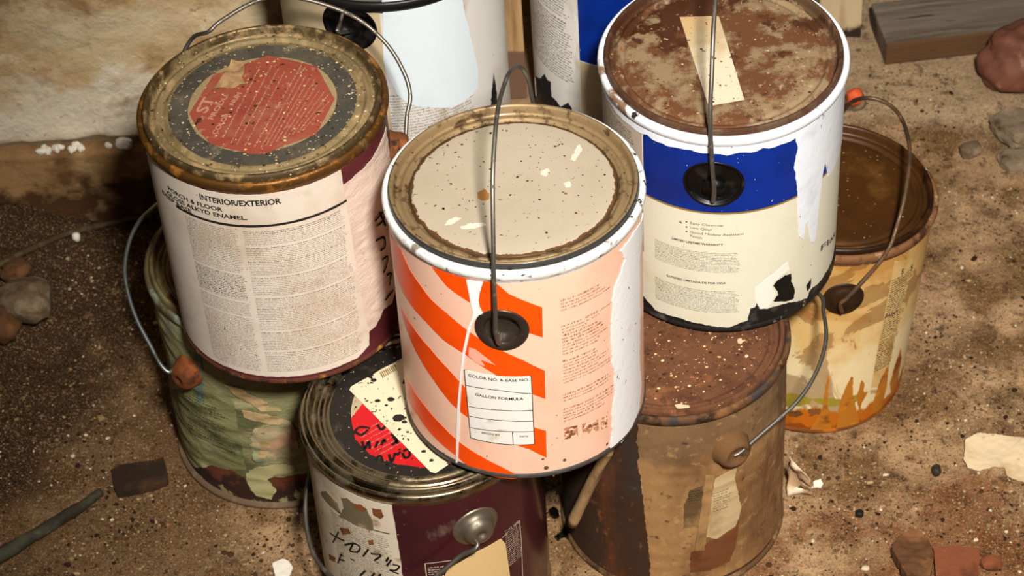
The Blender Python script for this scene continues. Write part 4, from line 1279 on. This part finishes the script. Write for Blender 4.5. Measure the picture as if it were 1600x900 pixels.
I_.print_('small_print', micro(u0-a[0]-6, 110, 2.5, 121, (.85, 1), (6, 7, 20), (5, 19), ink=.55), (a[0], 176), ink_soft, .45, lab)
# ================================================================== debris
def rock(name, px, py, sx, sy, sz, mat, seed, z=None, rot=0.0, sharp=.0, sub=3, label=None, cat=None, group=None, sink=.25, at=None):
    p = at or atz(px, py, 0)
    if z is None:
        z = ground(p.x, p.y)
    if not at:
        p = atz(px, py, z+sz*.3)
    bm = bmesh.new()
    bmesh.ops.create_icosphere(bm, subdivisions=sub, radius=1)
    for v in bm.verts:
        d = v.co.normalized()
        q = 1+.35*mnoise.noise(d*1.3+Vector((seed*5.1, seed, 0)))+.14*mnoise.noise(d*3.4+Vector((seed, 2, seed*3)))
        if sharp:
            m = max(abs(d.x), abs(d.y), abs(d.z))
            q = q*(1-sharp)+sharp*.82/m*(1+.10*mnoise.noise(d*2+Vector((seed, 7, 1))))
        v.co = Vector((d.x*sx, d.y*sy, d.z*sz))*q
    o = bm_obj(name, bm, mat, smooth=not sharp)
    lo_ = min(v.co.z for v in o.data.vertices)
    o.location = Vector((p.x*S, p.y*S, z*S-lo_-sink*sz*S))
    o.rotation_euler.z = rot
    return tag(o, label, cat, group=group)


def flake(name, px, mat, z=None, th=1.2, amp=.6, seed=0, curl=2.0, label=None, cat=None, lift=.6, group=None):
    """thin torn sheet lying on the ground, outline from pixels"""
    c = Vector((sum(p[0] for p in px)/len(px), sum(p[1] for p in px)/len(px)))
    p0 = atz(c.x, c.y, 0)
    z = ground(p0.x, p0.y) if z is None else z
    z += lift
    P = [atz(p[0], p[1], z) for p in px]
    o = sum(P, Vector())/len(P)
    P2 = rag([((q-o).x, (q-o).y) for q in P], amp, 1.5, seed)
    bm = tri2d(P2)
    slice2d(bm, 0, 3)
    slice2d(bm, 1, 3)
    for v in bm.verts:
        v.co.z = th+curl*(mnoise.noise(Vector((v.co.x*.05, v.co.y*.05, seed)))+.4*mnoise.noise(Vector((v.co.x*.2, v.co.y*.2, seed))))+curl*.5
    skirt(bm, lambda c_: c_-Vector((0, 0, th)))
    ob = bm_obj(name, bm, mat, None, False)
    ob.location = o*S
    return tag(ob, label, cat, group=group)


m_stone = MAT('grey_stone', '#7c6a54', .9, 0, [dict(col='#a08a6c', scale=40, lo=.5, hi=.66), dict(col='#4a3826', scale=50, lo=.54, hi=.66, off=3)], bump=(120, .7, 1.5))
m_stone2 = MAT('pale_stone', '#66543e', .9, 0, [dict(col='#8f7c62', scale=40, lo=.52, hi=.66), dict(col='#4a3420', scale=40, lo=.5, hi=.62, off=3)], bump=(120, .8, 1.5))
m_redst = MAT('terracotta', '#6a4030', .7, 0, [dict(col='#7c4a32', scale=20, lo=.5, hi=.66), dict(col='#b08a70', scale=50, lo=.6, hi=.72, off=3, amt=.7), dict(col='#5a3020', scale=30, lo=.55, hi=.66, off=4)], bump=(90, .3, .8))
m_brick = MAT('brick', '#7a4428', .9, 0, [dict(col='#5c3018', scale=40, lo=.5, hi=.64), dict(col='#a07050', scale=80, lo=.6, hi=.7, off=3)], bump=(140, .6, 1))
m_darkw = MAT('dark_slab', '#291a0c', .9, 0, [dict(col='#4a3018', scale=40, lo=.5, hi=.66), dict(col='#b09a70', scale=260, lo=.70, hi=.72, off=3)], bump=(120, .6, 1))
m_chunk = MAT('brown_chunk', '#5a3a20', .9, 0, [dict(col='#7c5230', scale=50, lo=.5, hi=.66), dict(col='#2c1a0c', scale=40, lo=.55, hi=.66, off=3)], bump=(120, .7, 1.2))
m_paper = MAT('old_paper', '#d6c09a', .8, 0, [dict(col='#b8986a', scale=25, lo=.52, hi=.7), dict(col='#7a5a38', scale=60, lo=.62, hi=.7, off=2)])
m_white = MAT('white_chip', '#e8e0d0', .7)

# plank, post, stones at the back right
ex = (atz(1595, 78, 24)-atz(1383, 103, 24)).normalized()
an = math.atan2(ex.y, ex.x)
c0 = atz(1383, 103, ground(348, 560)+1)
pl = block('timber_plank', 0, 420, 0, 62, 0, 24, m_plank, bev=2.2)
pl.rotation_euler.z = an
fwd = Vector((-ex.y, ex.x, 0))
ctr = Vector((c0.x, c0.y, 0))+ex*210+fwd*31
pl.location = Vector((ctr.x, ctr.y, max(ground(*(Vector((c0.x, c0.y))+Vector((ex.x, ex.y))*t)[:2]) for t in (0, 80, 160))+12.3))*S
tag(pl, 'weathered grey timber plank lying along the back at upper right', 'plank')
pp = atz(1330, 60, 14)
m_post = MAT('dark_foot_post', '#c2ab86', .85, 0, [dict(col='#a08660', scale=12, stretch=(6, 6, .5), lo=.48, hi=.64), dict(col='#2e1e12', scale=24, lo=.48, hi=.6, z=(-158, -125, 1.0), off=3)], bump=(60, .4, 1.5, (4, 4, .5)))  # pale wood grain, much darker towards the foot
tag(block('wooden_post', pp.x-30, pp.x+9, pp.y, pp.y+30, 8, 330, m_post, bev=2), 'short pale wooden post with dark foot beside the grey plank', 'post')

rock('stone', 1590, 112, 34, 26, 30, m_redst, 3, rot=.2, sub=4, sink=.2, label='rounded reddish terracotta lump at the right edge below the plank', cat='stone')
rock('stone', 1588, 205, 20, 24, 11, m_stone, 5, rot=.5, sharp=.75, label='angular grey stone block below the terracotta lump', cat='stone')
rock('stone', 1598, 250, 24, 17, 6, m_stone, 8, rot=.3, sharp=.7, label='flat brown stone slab at the right edge, lowest of the stones there', cat='stone')
rock('stone', 1516, 238, 11, 8, 7, m_stone2, 9, rot=.3, sharp=.5, sub=2, label='small pale broken stone left of the grey stone block', cat='stone')
rock('stone', 1560, 195, 8, 6, 5, m_stone2, 14, sharp=.4, sub=2, label='pale stone fragment touching the left end of the grey stone block', cat='stone')
p = atz(1334, 176, 0)
rock('orange_chip', 0, 0, 8, 7, 9, MAT('orange_chip', '#d8582a', .7), 4, sharp=.5, sub=2, at=atz(1334, 174, 20), z=ground(p.x, p.y)+12, sink=0.1, label='bright orange chip behind the rim of the rust streaked can', cat='chip')
rock('stone', 0, 0, 11, 9, 8, m_stone2, 15, sharp=.5, sub=2, at=atz(1334, 174, 12), z=ground(p.x, p.y), sink=0.1, label='stone under the bright orange chip behind the rust streaked can', cat='stone')

# scraps on the right
flake('paper_scrap', [(1505, 719), (1509, 688), (1527, 679), (1560, 681), (1640, 690), (1650, 760), (1600, 754), (1573, 745), (1569, 732), (1552, 732), (1531, 737), (1512, 732)], m_paper, th=.8, seed=2, curl=1.2, label='torn cream paper scrap lying on the floor at the right edge', cat='paper')
rock('pebble', 1463, 737, 4, 5, 4, MAT('dark_pebble', '#2c241c', .7), 3, sub=2, sharp=.4, label='dark grey pebble left of the cream paper scrap', cat='pebble')
rock('pebble', 1343, 804, 3.5, 3.5, 3, MAT('black_pebble', '#120d09', .7), 5, sub=2, sharp=.4, label='black pebble on the bare floor right of the brown can', cat='pebble')
flake('paper_chip', [(1271, 753), (1282, 750), (1286, 757), (1283, 763), (1272, 763)], m_white, th=.6, seed=4, curl=1, label='small white paper chip on the floor right of the brown can', cat='paper chip')
flake('brown_chunk', [(1392, 868), (1408, 846), (1432, 840), (1450, 856), (1458, 884), (1452, 915), (1415, 915)], m_chunk, th=9, seed=6, curl=3, label='split brown wood chunk on the floor at lower right', cat='wood chunk')
flake('brick_piece', [(1457, 867), (1500, 866), (1530, 868), (1527, 915), (1462, 915)], m_brick, th=9, seed=7, curl=1, label='reddish brick piece at the bottom edge, beside the wood chunk', cat='brick')
rock('stone', 1548, 882, 9, 7, 5, m_brick, 8, sharp=.4, sub=2, label='crumbled brick fragment right of the reddish brick piece', cat='stone')

# torn paper curl against the brown can
m_tp = MAT('torn_tan_paper', '#c2a07a', .8, 0, [dict(col='#e6d6bc', scale=60, lo=.5, hi=.62)])
base = atz(1240, 780, 2)
V, Fc = [], []
for j in range(14):
    for i in range(8):
        a_, b_ = i/7, j/13
        n1 = mnoise.noise(Vector((a_*3, b_*4, 2)))
        V.append((base.x-4+a_*19*(1-.3*b_)+6*n1*b_, base.y+4-a_*5+6*math.sin(b_*3+a_*2)*.8, 1+b_*44*(1-.3*a_)+3*mnoise.noise(Vector((a_*5, b_*6, 7)))))
for j in range(13):
    for i in range(7):
        if (i, j) in ((4, 6), (5, 6), (4, 7), (5, 7), (3, 2), (4, 2)):
            continue
        Fc.append((j*8+i, j*8+i+1, (j+1)*8+i+1, (j+1)*8+i))
o = mesh('torn_paper', V, Fc, m_tp)
sm = o.modifiers.new('s', 'SOLIDIFY')
sm.thickness = .0007
tag(o, 'crumpled torn paper standing against the right foot of the brown can', 'paper')

# stick and black goo between the striped and the brown can
s0 = D_.o+D_.P(*D_.uz(944, 716, 88), 6)
s1 = D_.o+D_.P(*D_.uz(893, 818, 92), 9)
tube('wooden_stick', [s0+(s0-s1)*.12, s0, (s0+s1)/2+Vector((0, 0, 1)), s1], 4.2, MAT('stick_wood', '#a8875c', .8, 0, [dict(col='#6e5232', scale=30, stretch=(3, 3, .6), lo=.5, hi=.66)], bump=(100, .5, 1)), n=10, sub=5, wob=.3)
tag(bpy.context.scene.objects['wooden_stick'], 'tan wooden stick leaning between the striped can and the brown can', 'stick')
goo = MAT('black_tar', '#060505', .2)
for k, (ps, lab_) in enumerate([([(876, 838), (884, 826), (890, 834), (900, 842), (908, 852), (896, 856), (892, 846), (882, 842), (872, 848), (868, 844)], 'glossy black tar smear at the foot of the leaning stick'), ([(858, 800), (866, 796), (873, 800), (874, 808), (866, 813), (859, 809)], 'small black tar blob left of the leaning stick')]):
    flake('tar_blob', ps, goo, th=2.5, seed=20+k, curl=2.5, amp=1.2, label=lab_, cat='tar')

# left side
flake('dark_slab', [(176, 742), (186, 735), (240, 727), (257, 722), (262, 740), (264, 758), (240, 768), (185, 780), (180, 770)], m_darkw, th=6, seed=8, curl=.8, amp=.3, label='dark brown broken slab on the floor left of the green can', cat='slab')
pts = [atz(-60, 905, 9), atz(0, 868, 9), atz(60, 832, 9), atz(120, 795, 8), atz(158, 768, 8)]
for q in pts:
    q.z = max(ground(q.x, q.y)+6, q.z)
hs = tube('wooden_stick', pts, 6.0, MAT('grey_green_stick', '#3e3c2c', .8, 0, [dict(col='#5e5a44', scale=40, stretch=(.6, 3, 3), lo=.5, hi=.66), dict(col='#2a2418', scale=30, lo=.5, hi=.62, off=2)], bump=(80, .6, 1.2)), n=10, sub=5, taper=lambda t: 1.05-.45*t, wob=.25)
tag(hs, 'grey-green stick pointing in from the lower left corner', 'stick')
rock('stone', 40, 478, 26, 20, 16, m_stone2, 31, rot=-.3, sharp=.2, label='large pale rough stone at the left edge', cat='stone')
rock('stone', 6, 520, 15, 16, 16, m_chunk, 32, rot=.4, label='brown earth-covered stone at the left edge under the pale stone', cat='stone')
rock('stone', 25, 425, 13, 10, 8, m_chunk, 33, rot=.4, sharp=.2, label='brown stone behind the large pale stone at the left edge', cat='stone')
rock('stone', 120, 373, 4, 4, 4.5, m_white, 34, sub=2, label='small whitish pebble in front of the wall footing', cat='pebble')
pts = []
for (x, y) in [(-30, 428), (0, 412), (30, 398), (60, 384), (110, 364), (160, 352), (205, 342), (240, 338)]:
    q = atz(x, y, 0)
    for _ in range(3):
        q = atz(x, y, ground(q.x, q.y)+5)
    pts.append(q)
rt = tube('root', pts, 2.5, MAT('root_bark', '#4a3a24', .9, 0, [dict(col='#6e5a3c', scale=60, lo=.5, hi=.66)], bump=(120, .6, 1)), n=8, sub=5, wob=.35)
tag(rt, 'thin dark root running along the foot of the wall', 'root')
flake('plaster_flake', [(426, 884), (434, 880), (443, 876), (452, 880), (458, 888), (452, 905), (432, 908)], m_white, th=1.5, seed=12, curl=1.5, label='white plaster flake at the bottom edge left of the burgundy can', cat='flake')

# plaster crumbs on the footing ledge
rn = random.Random(5)
for i in range(16):
    x = rn.choice([rn.uniform(50, 140), rn.uniform(60, 130), rn.uniform(165, 208)])
    q = aty(x, 224+rn.uniform(-4, 4), WALL_Y-7)
    rock('plaster_crumb', 0, 0, rn.uniform(2.0, 6.5), rn.uniform(2, 4), rn.uniform(1.6, 4), m_white, 40+i, sub=2, sharp=.4, rot=rn.uniform(0, 3), at=Vector((q.x, WALL_Y-7+rn.uniform(-2, 3), 0)), z=78.6+mnoise.noise(Vector((q.x*.02, 1, 5)))*2, sink=.15,
         label='white plaster crumb on the ledge of the wall footing', cat='crumb', group='plaster crumbs on the wall footing')
q = aty(193, 232, WALL_Y-12)
rock('plaster_lump', 0, 0, 8, 4, 6, m_white, 77, sub=2, sharp=.3, at=Vector((q.x, WALL_Y-8, 0)), z=78, sink=.1, label='larger white plaster lump on the footing ledge beside the white labelled can', cat='plaster lump')

# flakes on the brown lid
for px_, sd, lab_ in [([(1054, 634), (1064, 632), (1077, 634), (1078, 640), (1066, 641), (1058, 639)], 1, 'pale paint flake on the rim groove of the brown can lid'), ([(1152, 531), (1158, 529), (1162, 534), (1158, 538), (1153, 537)], 2, 'pale round flake on the brown lid below the blue can')]:
    flake('paint_flake', px_, MAT('flake', '#d8b494', .8), z=D_.h-4.2 if sd == 2 else D_.h-3.0, th=.5, seed=sd, curl=.4, label=lab_, cat='flake', lift=.1)

# grit: uncountable
rn = random.Random(9)
V, Fc, CV = [], [], []
ICO = bmesh.new()
bmesh.ops.create_icosphere(ICO, subdivisions=1, radius=1)
iv = [v.co.copy() for v in ICO.verts]
ICO.verts.index_update()
fi = [tuple(v.index for v in f.verts) for f in ICO.faces]
ICO.free()
cols = [hexc(c) for c in ('#a8906c', '#8a6e4c', '#c9baa0', '#6a4c30', '#45301c', '#2e1d10', '#76593c', '#96694a')]
wts = [3, 4, 1.2, 5, 5, 4, 5, 1]
bases = [CANPOS[n_] for n_ in 'EDFG']
cnt = 0
while cnt < 15000:
    x_, y_ = rn.uniform(-20, 1620), rn.uniform(130, 910)
    if x_ < 1300 and y_ < 300:
        continue
    if x_ < 250 and y_ < 440-.36*x_ or x_ > 1490 and y_ < 290 or x_ < 100 and 400 < y_ < 560:
        continue
    p = atz(x_, y_, 0)
    if p.y > 424 and p.x < 60 or p.y > 560:
        continue
    if any(math.hypot(p.x-c[0], p.y-c[1]) < 89 for c in bases):
        continue
    dn = mnoise.noise(Vector((p.x*.012, p.y*.012, 4)))
    if rn.random() > .55+dn:
        continue
    s_ = min(2.6, .4+rn.expovariate(2.9))
    left = p.x < -150
    c = rn.choices(cols, wts if not left else [2.4, 3, 1.4, 4, 5, 5, 4, .6])[0]
    if p.x < -200 and s_ > 2.6 and rn.random() < .7:
        continue
    z_ = ground(p.x, p.y)
    b = len(V)
    rx, ry, rz = rn.uniform(.7, 1.4), rn.uniform(.7, 1.4), rn.uniform(.4, .9)
    a_ = rn.uniform(0, 6.28)
    for v in iv:
        k = s_*rn.uniform(.8, 1.2)
        vx, vy = v.x*rx*k, v.y*ry*k
        V.append((p.x+vx*math.cos(a_)-vy*math.sin(a_), p.y+vx*math.sin(a_)+vy*math.cos(a_), z_+v.z*rz*k+s_*.25))
        CV.append(c)
    Fc += [tuple(i+b for i in f) for f in fi]
    cnt += 1
gr = mesh('floor_grit', V, Fc, MAT('grit', '#ffffff', .95, 0, attr='tone', spec=.15), None, False)
at_ = gr.data.color_attributes.new('tone', 'FLOAT_COLOR', 'POINT')
at_.data.foreach_set('color', [q for c in CV for q in c])
tag(gr, 'loose pale and dark grit scattered over the dirt floor', 'grit', kind='stuff')


# loose crumbs lying on the lids
def lid_grit(can, n_, cols_, seed, rmax=64, smax=1.0, edge=0):
    rn_ = random.Random(seed)
    V_, F_, C_ = [], [], []
    for _ in range(n_):
        r_ = rmax*math.sqrt(rn_.random())
        if edge and rn_.random() < edge:
            r_ = rn_.uniform(60, 77)
        a_ = rn_.uniform(0, 6.283)
        k_ = min(smax, .22+rn_.expovariate(3.5))
        z_ = can.h-4.2+.2 if r_ < 65 else can.h-4.6
        c_ = hexc(rn_.choice(cols_))
        b_ = len(V_)
        for v in iv:
            q_ = k_*rn_.uniform(.7, 1.3)
            V_.append((r_*math.cos(a_)+v.x*q_*1.3, r_*math.sin(a_)+v.y*q_, z_+v.z*q_*.6+k_*.2))
            C_.append(c_)
        F_ += [tuple(i+b_ for i in f) for f in fi]
    o_ = mesh('lid_grit', V_, F_, bpy.data.materials['grit'], can.root, False)
    t_ = o_.data.color_attributes.new('tone', 'FLOAT_COLOR', 'POINT')
    t_.data.foreach_set('color', [q for c in C_ for q in c])
    o_['kind'] = 'stuff'


lid_grit(B, 700, ('#8a7450', '#b89c70', '#5a4426', '#3a2a18', '#d0bc94', '#6c5a3a'), 1, 66, .95, .35)
lid_grit(D_, 900, ('#8a5a36', '#5a341c', '#c9a070', '#3a2212', '#7a4c2c', '#e0c09a'), 2, 66, 1.0, .1)
lid_grit(A, 95, ('#4a3018', '#2c1c10', '#7a5630', '#5a3c20'), 3, 62, .8, .1)
lid_grit(E_, 180, ('#6a5638', '#2c2218', '#a8946c', '#4a3822'), 4, 70, .8, .3)
lid_grit(C, 300, ('#4a2816', '#8a6a50', '#b09880', '#7c4a26'), 5, 66, .8, .1)
lid_grit(F_, 120, ('#7a5230', '#3a220e', '#9a7a50'), 6, 60, .7, .1)
